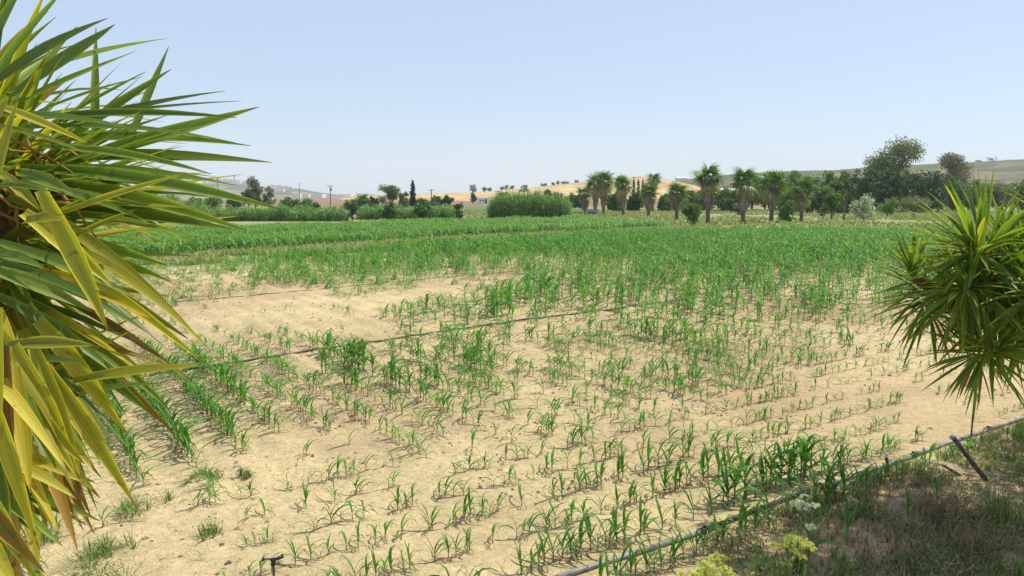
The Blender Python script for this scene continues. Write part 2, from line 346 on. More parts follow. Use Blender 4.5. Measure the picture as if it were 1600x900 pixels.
def hill_z(name, px, t):
    V, d0, d1 = HILLS[name]; T = np.concatenate([np.linspace(0, 1, 22), np.linspace(1.05, 2.0, 10)])
    pxs = 800+V[0, :, 0]/V[0, :, 1]*FPX
    i = np.searchsorted(T, t); i = min(max(i, 1), len(T)-1); f = (t-T[i-1])/(T[i]-T[i-1])
    z = np.interp(px, pxs, V[i-1, :, 2])*(1-f)+np.interp(px, pxs, V[i, :, 2])*f
    D = d0+(d1-d0)*t
    return Vector(((px-800)/FPX*D, D, float(z)))
hill('golden_hill', [(520,312),(560,306),(640,304),(700,302),(760,300),(800,296),(850,291),(900,286),(950,281),(1000,277),(1030,279),(1060,285),(1090,292),(1130,303),(1160,313)], 430, 900,
     hill_material('wheat_hill', [(.46,.33,.17),(.50,.37,.18),(.42,.30,.16),(.27,.19,.13),(.47,.34,.17)], .006, (1, 2.2, 1)), 3)
hill('brown_hill', [(925,312),(960,304),(1040,286),(1100,277),(1150,273),(1200,271),(1300,267),(1350,264),(1450,259),(1520,255),(1600,250),(1850,243)], 620, 1300,
     hill_material('ploughed_hill', [(.11,.12,.06),(.14,.125,.065),(.11,.12,.055),(.19,.15,.085),(.095,.115,.05)], .005, (1, 3, 1)), 8)
hill('village_hill', [(-250,294),(0,292),(190,291),(300,289),(350,284),(395,289),(430,294),(470,295),(500,301),(545,306),(580,312)], 1500, 2200,
     hill_material('scrub_hill', [(.14,.15,.08),(.19,.18,.10),(.26,.21,.14),(.12,.14,.075)], .008, (1, 1.5, 1)), 12)

# ------------------------------------------------------------------ maize
def leaf_strip(p0, az, tilt, L, W, droop, wind, nsec, fold=.25, tw=0.):
    """centre line that starts along (az, tilt), sags and is pushed by the wind; V-folded ribbon"""
    d = np.array([math.cos(az)*math.sin(tilt), math.sin(az)*math.sin(tilt), math.cos(tilt)]); p = np.array(p0, float); st = L/nsec
    pts = [p.copy()]; ds = [d.copy()]
    for k in range(nsec):
        s = (k+1)/nsec
        d = d+np.array([wind*.16*s, -wind*.03*s, -droop*s*(5.0/nsec)*.5]); d /= np.linalg.norm(d); p = p+d*st; pts.append(p.copy()); ds.append(d.copy())
    V = []; F = []; T = []
    for k, (q, dd) in enumerate(zip(pts, ds)):
        s = k/nsec; wd = W*(min(1, .45+2.2*s))*(1-s**2.2)*.5+.0008
        side = np.cross(dd, (0, 0, 1)); nn = np.linalg.norm(side); side = side/nn if nn > 1e-3 else np.array([1., 0, 0]); up = np.cross(side, dd)
        a = tw*s; side, up = side*math.cos(a)+up*math.sin(a), up*math.cos(a)-side*math.sin(a)
        V += [q-side*wd+up*wd*fold, q, q+side*wd+up*wd*fold]; T += [.7-.3*s, .35, .7-.3*s]
        if k: b = (k-1)*3; F += [(b, b+1, b+4, b+3), (b+1, b+2, b+5, b+4)]
    return np.array(V), F, T
def maize_variant(seed, nsec, tall):
    r = random.Random(seed); out = []; n = r.randint(5, 7) if not tall else r.randint(8, 10)
    az0 = r.uniform(0, 6.28)
    for i in range(n):
        t = i/(n-1); az = az0+math.pi*(i % 2)+r.uniform(-.6, .6)
        z = (.03+.27*t) if not tall else (.05+.55*t)
        tilt = (.85-.62*t)*r.uniform(.7, 1.2) if not tall else (.9-.6*t)*r.uniform(.8, 1.2)
        L = (.52+.36*math.sin(math.pi*min(1, .25+t*.6)))*r.uniform(.8, 1.15) if not tall else .62*r.uniform(.8, 1.15)
        dry = (i < 2 and not tall) or (i < 1)
        W = (r.uniform(.05, .075) if not tall else r.uniform(.07, .095)) if not dry else .04
        out.append((leaf_strip((0, 0, z), az, tilt, L*(.8 if dry else 1), W*1.1, r.uniform(1.0, 1.9)*(1.5 if dry else 1), r.uniform(.3, 1.5), nsec, .3, r.uniform(-.8, .8)), dry, z))
    top = .32 if not tall else .62
    mz = max(float(V[:, 2].max()) for (V, F, T), _, _ in out); q = 1/mz
    out = [((V*q, F, T), dr, zz*q) for (V, F, T), dr, zz in out]; top *= q
    return out, top
def stalk_geo(top, n=5, r0=.022):
    b = MB(); b.tube([(0, 0, -.06), (.005, 0, top*.5), (0, 0, top)], [r0, r0*.8, r0*.35], n, cap=False); return b
def joined(variant, nst=3):
    parts, top = variant; V = []; F = []; T = []; MI = []
    b = stalk_geo(top, nst); n = 0; V += b.V; F += b.F; T += [.4]*len(b.V); MI += [1]*len(b.F)
    for (lv, lf, lt), dry, z in parts:
        n = len(V); V += lv.tolist(); F += [tuple(i+n for i in f) for f in lf]; T += lt; MI += [2 if dry else 0]*len(lf)
    return np.array(V), np.array(F), np.array(T), np.array(MI)
def replicate(name, tmpl, pos, rz, sc, tintoff, mats, pick):
    VV = []; FF = []; TT = []; MM = []; off = 0
    for k, (V, F, T, MI) in enumerate(tmpl):
        s = pick == k; m = int(s.sum())
        if not m: continue
        c, sn = np.cos(rz[s]), np.sin(rz[s])
        X = V[None, :, 0]*c[:, None]-V[None, :, 1]*sn[:, None]; Y = V[None, :, 0]*sn[:, None]+V[None, :, 1]*c[:, None]
        h = sc[s][:, None]; W = np.stack([X*h+pos[s, 0:1], Y*h+pos[s, 1:2], V[None, :, 2]*h+pos[s, 2:3]], 2)
        VV.append(W.reshape(-1, 3)); FF.append((F[None]+(np.arange(m)*len(V))[:, None, None]+off).reshape(-1, F.shape[1])); off += m*len(V)
        TT.append((T[None]+tintoff[s][:, None]).ravel()); MM.append(np.tile(MI, m))
    me = mesh(name, np.vstack(VV), np.vstack(FF), mats, np.concatenate(TT), np.concatenate(MM), True)
    return link(name, me)

# how thickly and how high the crop stands, read off all over the field: spot, density, height
CP = [(210,640,.97,.52),(260,700,1,.52),(330,640,1,.58),(300,590,1,.55),(370,680,1,.5),(240,640,1,.52),(290,660,1,.52),(280,770,.6,.35),(385,775,.6,.3),(430,730,.06,.2),(340,840,.03,.2),(200,860,.03,.3),
(450,620,.65,.5),(430,580,.75,.45),(480,660,.55,.4),(450,740,.1,.25),(400,540,.6,.35),(330,530,.6,.3),(380,500,.25,.22),(450,500,.25,.2),(500,470,.08,.2),(400,475,.15,.15),(300,450,.7,.35),
(350,460,.65,.42),(450,445,.7,.55),(550,455,.7,.5),(640,440,.6,.5),(300,420,.85,.4),(400,420,.8,.55),(500,425,.85,.65),(600,420,.85,.75),(700,420,.8,.7),(800,420,.7,.65),(430,405,1,.8),
(700,395,1,1),(900,385,1,1),(600,475,.12,.2),(700,462,.1,.2),(780,450,.3,.4),(560,510,.3,.3),(600,530,.3,.35),(650,500,.9,.6),(700,490,1,.78),(760,480,1,.78),(820,460,.95,.9),(880,455,.9,.85),
(510,570,.5,.62),(560,575,.6,.66),(600,560,.4,.5),(655,545,.45,.4),(640,600,.75,.62),(670,575,.75,.62),(730,560,.6,.65),(780,620,.62,.45),(830,560,.45,.36),(850,525,.5,.5),(560,640,.55,.42),(620,660,.6,.4),(520,690,.55,.36),(590,690,.5,.34),
(700,680,.65,.36),(800,650,.5,.35),(880,600,.6,.45),(1000,600,.65,.5),(1000,650,.6,.4),(950,560,.6,.38),(950,510,.65,.5),(1000,480,.9,.8),(1100,440,.95,1),(1100,490,.9,.8),(1100,540,.8,.5),
(1150,580,.7,.45),(1200,560,.6,.45),(1200,500,.9,.6),(1300,480,.92,.7),(1380,500,.9,.5),(1280,530,.85,.42),(1440,505,.8,.4),(1000,400,1,.9),(1200,400,1,1.05),(1350,400,1,1.05),(1400,450,.95,.8),
(1300,585,.5,.30),(1250,620,.55,.30),(1400,575,.5,.30),(1450,620,.45,.28),(1550,600,.4,.26),(1350,640,.5,.28),(500,790,.55,.33),(530,840,.75,.36),(620,800,.7,.38),(700,830,.75,.38),(650,720,.6,.35),(750,730,.85,.35),
(850,720,.85,.36),(800,800,.65,.38),(950,680,.65,.4),(950,800,.75,.42),(900,860,.95,.48),(1000,850,.95,.48),(1050,800,.9,.42),(1100,750,.9,.46),(1200,700,.7,.36),(1180,775,.9,.72),(1230,755,.9,.75),(1310,735,.75,.45),
(1300,680,.6,.3),(1350,710,.95,.42),(1420,700,.85,.38),(1460,665,.2,.2),(1550,640,.3,.2),(560,880,.8,.35),(700,890,.3,.35),(850,890,.95,.5),(1200,640,.4,.3),(1100,680,.55,.35),(1000,560,.5,.35),(1050,520,.8,.6)]
CPG = np.array([(*G(a, b), c, d) for a, b, c, d in CP])
def crop(x, y):
    lx = np.arctan2(x, y)*6; ly = np.log(np.hypot(x, y))*3.2
    cx = np.arctan2(CPG[:, 0], CPG[:, 1])*6; cy = np.log(np.hypot(CPG[:, 0], CPG[:, 1]))*3.2
    den = np.zeros_like(x); dd = np.zeros_like(x); hh = np.zeros_like(x)
    for i in range(len(CPG)):
        w_ = 1/((lx-cx[i])**2+(ly-cy[i])**2+.0015)**2; den += w_; dd += w_*CPG[i, 2]; hh += w_*CPG[i, 3]
    return dd/den, hh/den
def make_rows():
    out = []
    # main rows
    for i in range(-70, 130):
        u = i*ROW; v = np.arange(4, 110, .10); v = v+rng.uniform(-.04, .04, v.size); uu = u+rng.normal(0, .014, v.size)+.03*np.sin(v*.23+i)
        x, y = xy(uu, v); k = (v > head_v(uu)+.15) & (y > 4) & inpoly(x, y, FRONT)
        out.append(np.stack([x[k], y[k], np.full(k.sum(), i), v[k]], 1))
    for j in range(-2, 34):
        u = np.arange(-25, 60, .10); u = u+rng.uniform(-.04, .04, u.size); v = pipe_v(u)+(j+.5)*ROW+rng.normal(0, .022, u.size)
        x, y = xy(u, v); k = (v < head_v(u)+.1) & (y > 4) & inpoly(x, y, FRONT)
        if j < 0: k &= (x > .8)
        if j < -1: k &= (x > 3.0)&(rng.random(x.size) < .15)
        out.append(np.stack([x[k], y[k], np.full(k.sum(), 1000+j), u[k]], 1))
    return np.vstack(out)
RW = make_rows()
x, y = RW[:, 0], RW[:, 1]
k = (np.abs(x)/y < .76) & (y > 5.5); RW = RW[k]; x, y = RW[:, 0], RW[:, 1]
dens, hgt = crop(x, y)
clump = .12+vnoise(RW[:, 3]*1.25, RW[:, 2]*3.1, 5)*.48+.28*vnoise(x*.6, y*.6, 15)+.25*(vnoise(x*.22, y*.22, 16)-.5)*(np.hypot(x, y) > 24)
far = np.hypot(x, y) > 34
k = (clump < np.where(np.hypot(x, y) < 22, np.where(RW[:, 2] > 900, .36, .20), .15)+dens*.74) & (rng.random(len(RW)) < np.where(np.hypot(x, y) > 22, .21+.15*sstep(40, 60, np.hypot(x, y))+.15*(RW[:, 0] < -4)*(RW[:, 1] < 45), .23+.44*dens+.25*sstep(.88, .96, dens))) & (dens > .04)
RW, x, y, dens, hgt = RW[k], x[k], y[k], dens[k], hgt[k]
hgt = np.clip(hgt*(.62+.34*vnoise(x*1.1, y*1.1, 25)+.36*rng.random(len(x)))*np.where(hgt < .5, np.where(RW[:, 2] > 900, .80, .84), .88), .10, 1.2)
z = zg(x, y); px, py, dz = proj(x, y, z); sizepx = hgt*FPX/dz
seen = (px > 90) & (px < 1595) & (py < 925) & (py > 0) & ~((px < 260) & (py < 640)) & ~((px > 1500) & (py < 640))
order = np.argsort(-np.where(seen, sizepx, 0)); NEAR = np.zeros(len(x), bool); NEAR[order[:300]] = True
MATS_MAIZE = [M['maize'], M['stalk'], M['maize_dry']]
short_hi = [maize_variant(100+i, 6, False) for i in range(14)]; tall_hi = [maize_variant(200+i, 6, True) for i in range(8)]
short_me = []
for kind, vs in (('s', short_hi), ('t', tall_hi)):
    for parts, top in vs:
        st = stalk_geo(top, 6).data('stalk', [M['stalk']], True)
        lv = []
        for (V, F, T), dry, zz in parts:
            V = V-np.array([0, 0, zz]); m_ = M['maize_dry'] if dry else M['maize']
            lv.append((mesh('leaf', V, F, [m_], T, smooth=True), zz))
        short_me.append((kind, st, lv))
S_IDX = [i for i, a in enumerate(short_me) if a[0] == 's']; T_IDX = [i for i, a in enumerate(short_me) if a[0] == 't']
ONES = 'first second third fourth fifth sixth seventh eighth ninth tenth eleventh twelfth thirteenth fourteenth fifteenth sixteenth seventeenth eighteenth nineteenth'.split()
TENS = {2: 'twent', 3: 'thirt', 4: 'fort', 5: 'fift', 6: 'sixt', 7: 'sevent', 8: 'eight', 9: 'ninet'}
def ordinal(n):
    if n < 20: return ONES[n-1]
    if n < 100: return TENS[n//10]+('ieth' if n % 10 == 0 else 'y-'+ONES[n % 10-1])
    return str(n)+'th'
idx = np.where(NEAR)[0]
rows_near = {}
for i in idx: rows_near.setdefault(int(RW[i, 2]), []).append(i)
main_rows = sorted(r for r in rows_near if r < 900)
head_rows = sorted(r for r in rows_near if r >= 900)
def maize_label(i, rank, r):
    h = hgt[i]; size = 'tiny' if h < .26 else 'small' if h < .38 else 'medium' if h < .52 else 'tall' if h < .7 else 'very tall'
    if r >= 900:
        j = r-1000
        where = ('the shaded row below the pipe' if j == -1 else 'the stragglers well below the pipe') if j < 0 else f'the {ordinal(j+1)} row above the pipe'
        return f'{size} maize plant, {ordinal(rank)} from the left in {where}'
    return f'{size} maize plant, {ordinal(rank)} from the near end of receding row {ordinal(main_rows.index(r)+1)} from left'
for r, members in rows_near.items():
    members.sort(key=lambda i: px[i] if r >= 900 else -py[i])
    for rank, i in enumerate(members, 1):
        tall = hgt[i] > .55; vi = random.choice(T_IDX if tall else S_IDX); _, st, lv = short_me[vi]
        s = float(hgt[i])
        t = thing('maize_plant', maize_label(i, rank, r), 'maize plant', (float(x[i]), float(y[i]), float(z[i])), random.uniform(-.9, .9), 'maize plants in the near rows')
        t.scale = (s, s, s)
        link('stalk', st, t)
        for me, zz in lv: link('leaf', me, t, loc=(0, 0, zz))
# the rest of the near field: too many to build one by one
rest = ~NEAR; mid = rest & (np.hypot(x, y) < 32); farr = rest & ~mid
tm = [joined(maize_variant(300+i, 4, False)) for i in range(8)]+[joined(maize_variant(340+i, 4, True)) for i in range(6)]
tf = [joined(maize_variant(400+i, 2, False)) for i in range(4)]+[joined(maize_variant(440+i, 3, True)) for i in range(5)]
def scatter_maize(name, sel, T, ns, label, mats, tt=0):
    n = int(sel.sum()); tall = hgt[sel] > .55
    pick = np.where(tall, rng.integers(ns, len(T), n), rng.integers(0, ns, n))
    o = replicate(name, T, np.stack([x[sel], y[sel], z[sel]], 1), rng.uniform(-.9, .9, n), hgt[sel], rng.uniform(-.25, .3, n)+tt, mats, pick)
    tag(o, label, 'maize', kind='stuff'); return n
na = scatter_maize('maize_crop', mid, tm, 8, 'patchy young maize standing in rows across the middle of the sandy field', MATS_MAIZE)
nb = scatter_maize('maize_crop', farr, tf, 4, 'thick green maize closing up towards the palms on the far side of the sandy field', [M['maize'], M['stalk'], M['maize_dry']])
# the dense field behind the grass strip
bx, by = [], []
u0, v0 = np.meshgrid(np.arange(-60, 110, .75), np.arange(10, 130, .26)); u0 = u0.ravel(); v0 = v0.ravel()
u0 = u0+rng.normal(0, .08, u0.size); v0 = v0+rng.normal(0, .08, v0.size); X, Y = xy(u0, v0)
k = inpoly(X, Y, BACK) & (np.abs(X)/Y < .75); X, Y = X[k], Y[k]
x, y, z = X, Y, zg(X, Y); hgt = (.38+.5*fbm(x*.2, y*.2, 40)+.45*rng.random(len(x)))
nc = scatter_maize('dense_maize_field', np.ones(len(x), bool), [joined(maize_variant(500+i, 2, True), 3) for i in range(6)], 6 if False else 3, 'dense dark green maize field behind the grass strip on the left', [M['maize_far'], M['stalk'], M['maize_far']])
print('maize', na, nb, nc)

# ------------------------------------------------------------------ foliage builders
def leaf_cloud(cl, n, size, spread, flat=.0, seed=0, elong=1.0, down=0.):
    """n leaf faces around the clump centres cl (k,3); returns V,F,T"""
    g = np.random.default_rng(seed); k = len(cl); ci = g.integers(0, k, n); ct = g.uniform(-.42, .42, k)
    c = cl[ci]+np.clip(g.normal(0, 1, (n, 3)), -1.5, 1.5)*spread
    nrm = g.normal(0, 1, (n, 3)); nrm[:, 2] += .6; nrm /= np.linalg.norm(nrm, axis=1)[:, None]
    a = g.normal(0, 1, (n, 3)); a[:, 2] -= down; a -= (a*nrm).sum(1)[:, None]*nrm; a /= np.linalg.norm(a, axis=1)[:, None]; b = np.cross(nrm, a)
    s = size*g.uniform(.6, 1.4, n)[:, None]; a = a*s*elong; b = b*s*.5
    V = np.stack([c-a, c-b*1.0+a*.1, c+a, c+b+a*.1], 1).reshape(-1, 3); F = np.arange(n*4).reshape(n, 4)
    return V, F, np.repeat(np.clip(.5+ct[ci]+g.uniform(-.25, .25, n), 0, 1), 4)
def lobes_to_clumps(lobes, n, seed, shell=.75):
    g = np.random.default_rng(seed); w_ = np.array([l[3]*l[4]*l[5] for l in lobes])**(2/3); w_ /= w_.sum(); out = []
    for i in range(n):
        l = lobes[g.choice(len(lobes), p=w_)]; d = g.normal(0, 1, 3); d /= np.linalg.norm(d); r = shell+(1-shell)*g.random()
        if g.random() < .25: r *= g.random()
        q = np.array(l[:3])+d*np.array(l[3:6])*r; q[2] = max(q[2], .1); out.append(q)
    return np.array(out)
CACHE = {}
def plant_tree(name, label, cat, loc, H, W, mat, seed, style='round', n=1800, leaf=.22, trunk_h=.2, group=None, bare=0, mat2=None):
    g = random.Random(seed); lobes = []
    if style == 'round':
        for i in range(7):
            a = g.uniform(0, 6.28); r = g.uniform(.1, .5)*W/2; zc = H*g.uniform(trunk_h+.25, .8)
            s = g.uniform(.35, .55); lobes.append((math.cos(a)*r, math.sin(a)*r, zc, W*.5*s*1.2, W*.5*s*1.2, H*s*.42))
        lobes.append((0, 0, H*(.5+trunk_h*.4), W*.34, W*.34, H*.36*(1-trunk_h*.4)))
        lobes.append((g.uniform(-.1, .1)*W, 0, H*.82, W*.2, W*.2, H*.16))
    elif style == 'bush':
        for i in range(13):
            a = g.uniform(0, 6.28); r = g.uniform(.2, .75)*W/2; zc = H*g.uniform(.15, .85); s = g.uniform(.2, .42)
            lobes.append((math.cos(a)*r, math.sin(a)*r, zc, W*.5*s, W*.5*s, H*s*.5))
        lobes.append((0, 0, H*.45, W*.3, W*.3, H*.36))
    elif style == 'mushroom':
        for i in range(7):
            a = g.uniform(0, 6.28); r = g.uniform(.2, .65)*W/2; s = g.uniform(.3, .45)
            lobes.append((math.cos(a)*r, math.sin(a)*r, H*g.uniform(.62, .82), W*.5*s, W*.5*s, H*.17))
        lobes.append((0, 0, H*.55, W*.25, W*.25, H*.35))
    elif style == 'cone':
        for i in range(16):
            t = i/15; r = W*.5*(1-t)**.75*(1 if i % 2 else .75)+.15; lobes.append((g.uniform(-.2, .2)*r, g.uniform(-.2, .2)*r, H*(.10+.86*t), r, r, H*.07))
    elif style == 'airy':
        for i in range(13):
            a = g.uniform(0, 6.28); t = g.random(); r = (.15+.75*g.random())*W/2*(1-.45*t); zc = H*(trunk_h+.15+(.85-trunk_h)*t*.92); s = g.uniform(.2, .34)
            lobes.append((math.cos(a)*r, math.sin(a)*r, zc, W*.5*s*1.25, W*.5*s*1.25, H*s*.36))
    ex = max(max(abs(l[0])+l[3], abs(l[1])+l[4]) for l in lobes); ez = max(l[2]+l[5] for l in lobes); kx, kz = W/2/ex, H/ez*.97
    lobes = [(l[0]*kx, l[1]*kx, l[2]*kz, l[3]*kx, l[4]*kx, l[5]*kz) for l in lobes]
    t = thing(name, label, cat, (loc[0], loc[1], loc[2] if len(loc) > 2 else z1(*loc)), 0, group)
    b = MB(); tr = max(.05, H*.022); tz = H*(trunk_h+.15)
    b.tube([(0, 0, -.3), (.02*H*g.uniform(-1, 1), 0, tz*.5), (0, 0, tz), (0, 0, H*.6)], [tr*1.5, tr*1.1, tr*.9, tr*.35], 7, rough=.2)
    for l in lobes[:9]:
        m0 = Vector((0, 0, tz*g.uniform(.7, 1.1))); e = Vector(l[:3]); mm = (m0+e)/2+Vector((g.uniform(-.1, .1)*W, g.uniform(-.1, .1)*W, .04*H))
        b.tube([m0, mm, e], [tr*.55, tr*.35, tr*.12], 5, cap=False)
    b.build('trunk', [M['bark']], t, True)
    if n:
        cl = lobes_to_clumps(lobes, max(20, n//(6 if style == 'cone' else 22)), seed)
        V, F, T = leaf_cloud(cl, n, leaf, W*.045+.05, seed=seed)
        keep = V.reshape(-1, 4, 3)[:, :, 2].min(1) > .02
        V = V.reshape(-1, 4, 3)[keep].reshape(-1, 3); T = T.reshape(-1, 4)[keep].ravel(); F = np.arange(len(V)).reshape(-1, 4)
        mats = [mat] if mat2 is None else [mat, mat2]
        fm = None if mat2 is None else (np.random.default_rng(seed).random(len(F)) < .5).astype(int)
        link('crown', mesh('crown', V, F, mats, T, fm), t)
    return t
def stand(cx, base, top, wpx, dist=None):
    """ground spot and true size from where a thing's foot, top and width are seen"""
    if dist is None: X, Y = G(cx, base)
    else: X, Y = at(cx, dist)
    s = Y/FPX; H = CAM_H+(305-top)*s if top is not None else 3
    return (X, Y), H, wpx*s

# ------------------------------------------------------------------ palms
def frond_data(seed, droop, old):
    g = random.Random(seed); V = []; F = []; T = []
    pl = .8; pt = []
    b = MB(); b.tube([(0, 0, 0), (pl*.5, 0, .04), (pl, 0, -.05*droop)], [.045, .035, .03], 4, cap=False, t=.6)
    n = 13
    for i in range(n):
        a = (i/(n-1)-.5)*R(210); L = g.uniform(1.0, 1.4)*(1-.3*abs(i/(n-1)-.5)); dx, dy = math.cos(a), math.sin(a)
        z0 = -.05*droop; q = []
        for s in (0, .4, .75, 1.0):
            zz = z0-(droop*.75*s*s+.05)*L+.12*s*abs(dy)*(1-droop); q.append((pl+dx*L*s, dy*L*s, zz, (.08+.24*s if s < .7 else .24*(1-s)+.015)))
        VV = []
        for (X, Y, Z, wd) in q: VV += [(X+dy*wd*.5, Y-dx*wd*.5, Z), (X-dy*wd*.5, Y+dx*wd*.5, Z)]
        b.add(VV, [(0, 1, 3, 2), (2, 3, 5, 4), (4, 5, 7, 6)], 0, g.uniform(.1, .9))
    return b.data('frond', [M['palm_old'] if old else M['palm_leaf']])
FR = [frond_data(i, .5+.3*(i % 3), False) for i in range(6)]; FRO = [frond_data(20+i, .9, True) for i in range(4)]
def palm(label, cx, base, top, crown_px, skirt_bot, skirt_w, seed, dist=None):
    (X, Y), H, W = stand(cx, base, top, crown_px, dist); s = Y/FPX; g = random.Random(seed)
    t = thing('fan_palm', label, 'palm tree', (X, Y, z1(X, Y)), 0, 'fan palms along the far edge of the field')
    fs = W/2/1.5; ch = H-fs*1.45                       # crown height
    b = MB(); tr = .20+.012*H; lean = g.uniform(-.2, .2)
    b.tube([(0, 0, -.3), (0, 0, .4), (lean*.5, 0, ch*.5), (lean, 0, ch)], [tr*1.35, tr*1.05, tr*.9, tr*.7], 10, rough=.12); b.build('trunk', [M['bark']], t, True)
    sb = max(.5, (base-skirt_bot)*s); sw = skirt_w*s/2*.8; r2 = np.random.default_rng(seed)
    n = 700; tt = r2.random(n); zz = sb+(ch-sb)*tt+r2.normal(0, .08, n); aa = r2.uniform(0, 6.28, n)
    rr = (sw*(.38+.62*np.sin(np.clip(tt, 0, 1)*2.1))*r2.uniform(.75, 1.1, n)); L = r2.uniform(.35, .8, n)*min(1, (ch-sb)/2.2)*.9; wd = r2.uniform(.05, .13, n)
    ca, sa = np.cos(aa), np.sin(aa); lx = lean*zz/ch
    top_ = np.stack([lx+ca*rr*.85, sa*rr*.85, zz+L*.4], 1); bot = np.stack([lx+ca*rr*1.02, sa*rr*1.02, np.maximum(zz-L*.6, sb-.1)], 1); side = np.stack([-sa, ca, 0*sa], 1)*wd[:, None]
    V = np.stack([top_-side*.5, top_+side*.5, bot+side, bot-side*.6], 1).reshape(-1, 3)
    me = mesh('dead_frond_skirt', V, np.arange(n*4).reshape(n, 4), [M['skirt']], np.repeat(r2.random(n), 4))
    link('dead_frond_skirt', me, t)
    c = MB(); m_ = 9; c.tube([(lean*.6, 0, sb), (lean*.8, 0, sb+(ch-sb)*.4), (lean, 0, ch+.1)], [sw*.3, sw*.66, sw*.55], 12, rough=.2, t=.3); c.build('skirt_core', [M['skirt']], t)
    for i in range(30):
        u_ = i/29; el = R(84-150*u_**.95+g.uniform(-8, 8)); az = i*2.4+g.uniform(-.2, .2); old = u_ > .58
        d = g.choice(FRO if old else FR)
        link('frond', d, t, loc=(lean, 0, ch+.1-.55*u_*fs), rot=(R(g.uniform(-45, 45)), -el, az), scale=fs*(.7+.5*g.random())*(1 if not old else .85))
    return t
PALMS = [
 ('short fan palm at the left end of the palm row, behind the grey trailer', 914, 333, 293, 24, 328, 18, 1, None),
 ('left twin of the two close fan palms with long grey skirts', 930, 334, 274, 32, 326, 15, 2, 168),
 ('right twin of the two close fan palms with long grey skirts', 943, 335, 270, 34, 326, 16, 3, None),
 ('slim fan palm standing alone to the right of the twin palms', 973.5, 338, 277, 28, 326, 14, 4, None),
 ('fan palm with a drooping yellowish crown in front of a taller palm', 1013, 339, 287, 30, 327, 22, 5, None),
 ('thin tall fan palm looking over the crown of the nearer palm', 1020, 334, 272, 22, 318, 8, 6, 180),
 ('stout fan palm just left of the big round bush', 1057, 343, 286, 34, 329, 26, 7, None),
 ('tallest fan palm of the row, with a wide shaggy skirt', 1106, 349, 257, 44, 327, 27, 8, None),
 ('fan palm with a dark ragged crown right of the tallest palm', 1161, 350, 266, 40, 332, 26, 9, None),
 ('broad-crowned fan palm between two others on the right half of the row', 1205, 347, 270, 42, 328, 22, 10, None),
 ('small fan palm at the right end of the palm row', 1252, 346, 281, 38, 329, 18, 11, None)]
for p_ in PALMS: palm(*p_)

# ------------------------------------------------------------------ bushes and trees beyond the field
def bush(name, label, cat, cx, base, top, wpx, mat, seed, style='bush', n=1500, leaf=.14, trunk_h=.1, dist=None, group=None, **kw):
    (X, Y), H, W = stand(cx, base, top, wpx, dist); return plant_tree(name, label, cat, (X, Y), H, W, M[mat], seed, style, n, leaf, trunk_h, group, **kw)
BG = 'dark clipped-looking bushes along the back of the dense maize'
bush('bush', 'dark flat-topped bush with a leaning stem, leftmost behind the dense maize', 'bush', 549, 346, 316, 24, 'dark', 31, 'mushroom', trunk_h=.15, dist=118, group=BG)
bush('bush', 'widest dark bush behind the dense maize, below the tall airy tree', 'bush', 606, 346, 316, 34, 'dark', 32, dist=118, group=BG)
bush('bush', 'round dark bush just right of the pointed conifer', 'bush', 659, 346, 314, 26, 'dark', 33, dist=116, group=BG)
bush('bush', 'small pointed bush alone left of the reed bed', 'bush', 717, 344, 316, 21, 'dark', 34, 'bush', n=1000, dist=122, group=BG)
bush('bush', 'small round dark bush at the left end behind the dense maize', 'bush', 495, 342, 313, 18, 'dark', 35, 'round', n=900, dist=130, group=BG)
bush('bush', 'large leaning bush with a bare brown underside in front of the palms', 'bush', 1083, 357, 318, 42, 'mid', 36, 'mushroom', n=2600, leaf=.13, trunk_h=.12)
bush('bush', 'low dark bush at the foot of the ragged-crowned palm', 'bush', 1153, 338, 320, 22, 'dark', 37, n=800)
bush('bush', 'bright green bush between the two rightmost palms', 'bush', 1228, 348, 312, 30, 'mid', 38, n=1900)
bush('bush', 'taller bushy shrub with a lopsided crown right of the last palm', 'shrub', 1299, 345, 297, 40, 'mid', 39, 'mushroom', n=2400, leaf=.15, trunk_h=.1)
bush('bush', 'little bush under the left side of the lopsided shrub', 'bush', 1287, 344, 318, 18, 'mid', 40, 'mushroom', n=700)
bush('flowering_shrub', 'round oleander covered in white blossom', 'shrub', 1349, 343, 304, 44, 'light', 41, n=3600, leaf=.13, mat2=M['white_bloom'])
bush('bush', 'pale green rounded bush right of the white-flowering shrub', 'bush', 1387, 338, 308, 36, 'light', 42, n=2000)
bush('bush', 'grey-green spreading bush beside the spiky yucca', 'bush', 1428, 342, 305, 50, 'olive', 43, 'mushroom', n=2400, trunk_h=.15)
bush('bare_tree', 'small bare tree with grey branches left of the white-flowering shrub', 'tree', 1318, 344, 286, 30, 'olive', 44, 'airy', n=90, leaf=.1, trunk_h=.1)
bush('willow_tree', 'tall airy pale tree behind the widest dark bush', 'tree', 611, 346, 288, 40, 'olive', 51, 'airy', n=3600, leaf=.2, dist=185)
bush('conifer_tree', 'narrow dark pointed conifer standing above the bushes', 'tree', 645, 346, 279, 13, 'blue', 52, 'cone', n=1900, leaf=.22, trunk_h=.02, dist=190)
bush('poplar_tree', 'tall thin-crowned tree in front of the white village', 'tree', 399, 346, 275, 34, 'olive', 53, 'airy', n=3200, leaf=.22, dist=200)
bush('broadleaf_tree', 'darker tree at the left foot of the thin-crowned tree', 'tree', 388, 346, 294, 24, 'dark', 54, 'round', n=1500, leaf=.22, dist=195)
bush('broadleaf_tree', 'yellowish tree at the right foot of the thin-crowned tree', 'tree', 420, 346, 292, 26, 'euc', 55, 'airy', n=1500, leaf=.22, dist=200)
bush('broadleaf_tree', 'small upright tree beside the white shed', 'tree', 740, 320, 300, 12, 'dark', 56, 'round', n=1100, leaf=.3, trunk_h=.02, dist=340)
TG = 'trees and bushes in the belt behind the dense maize'
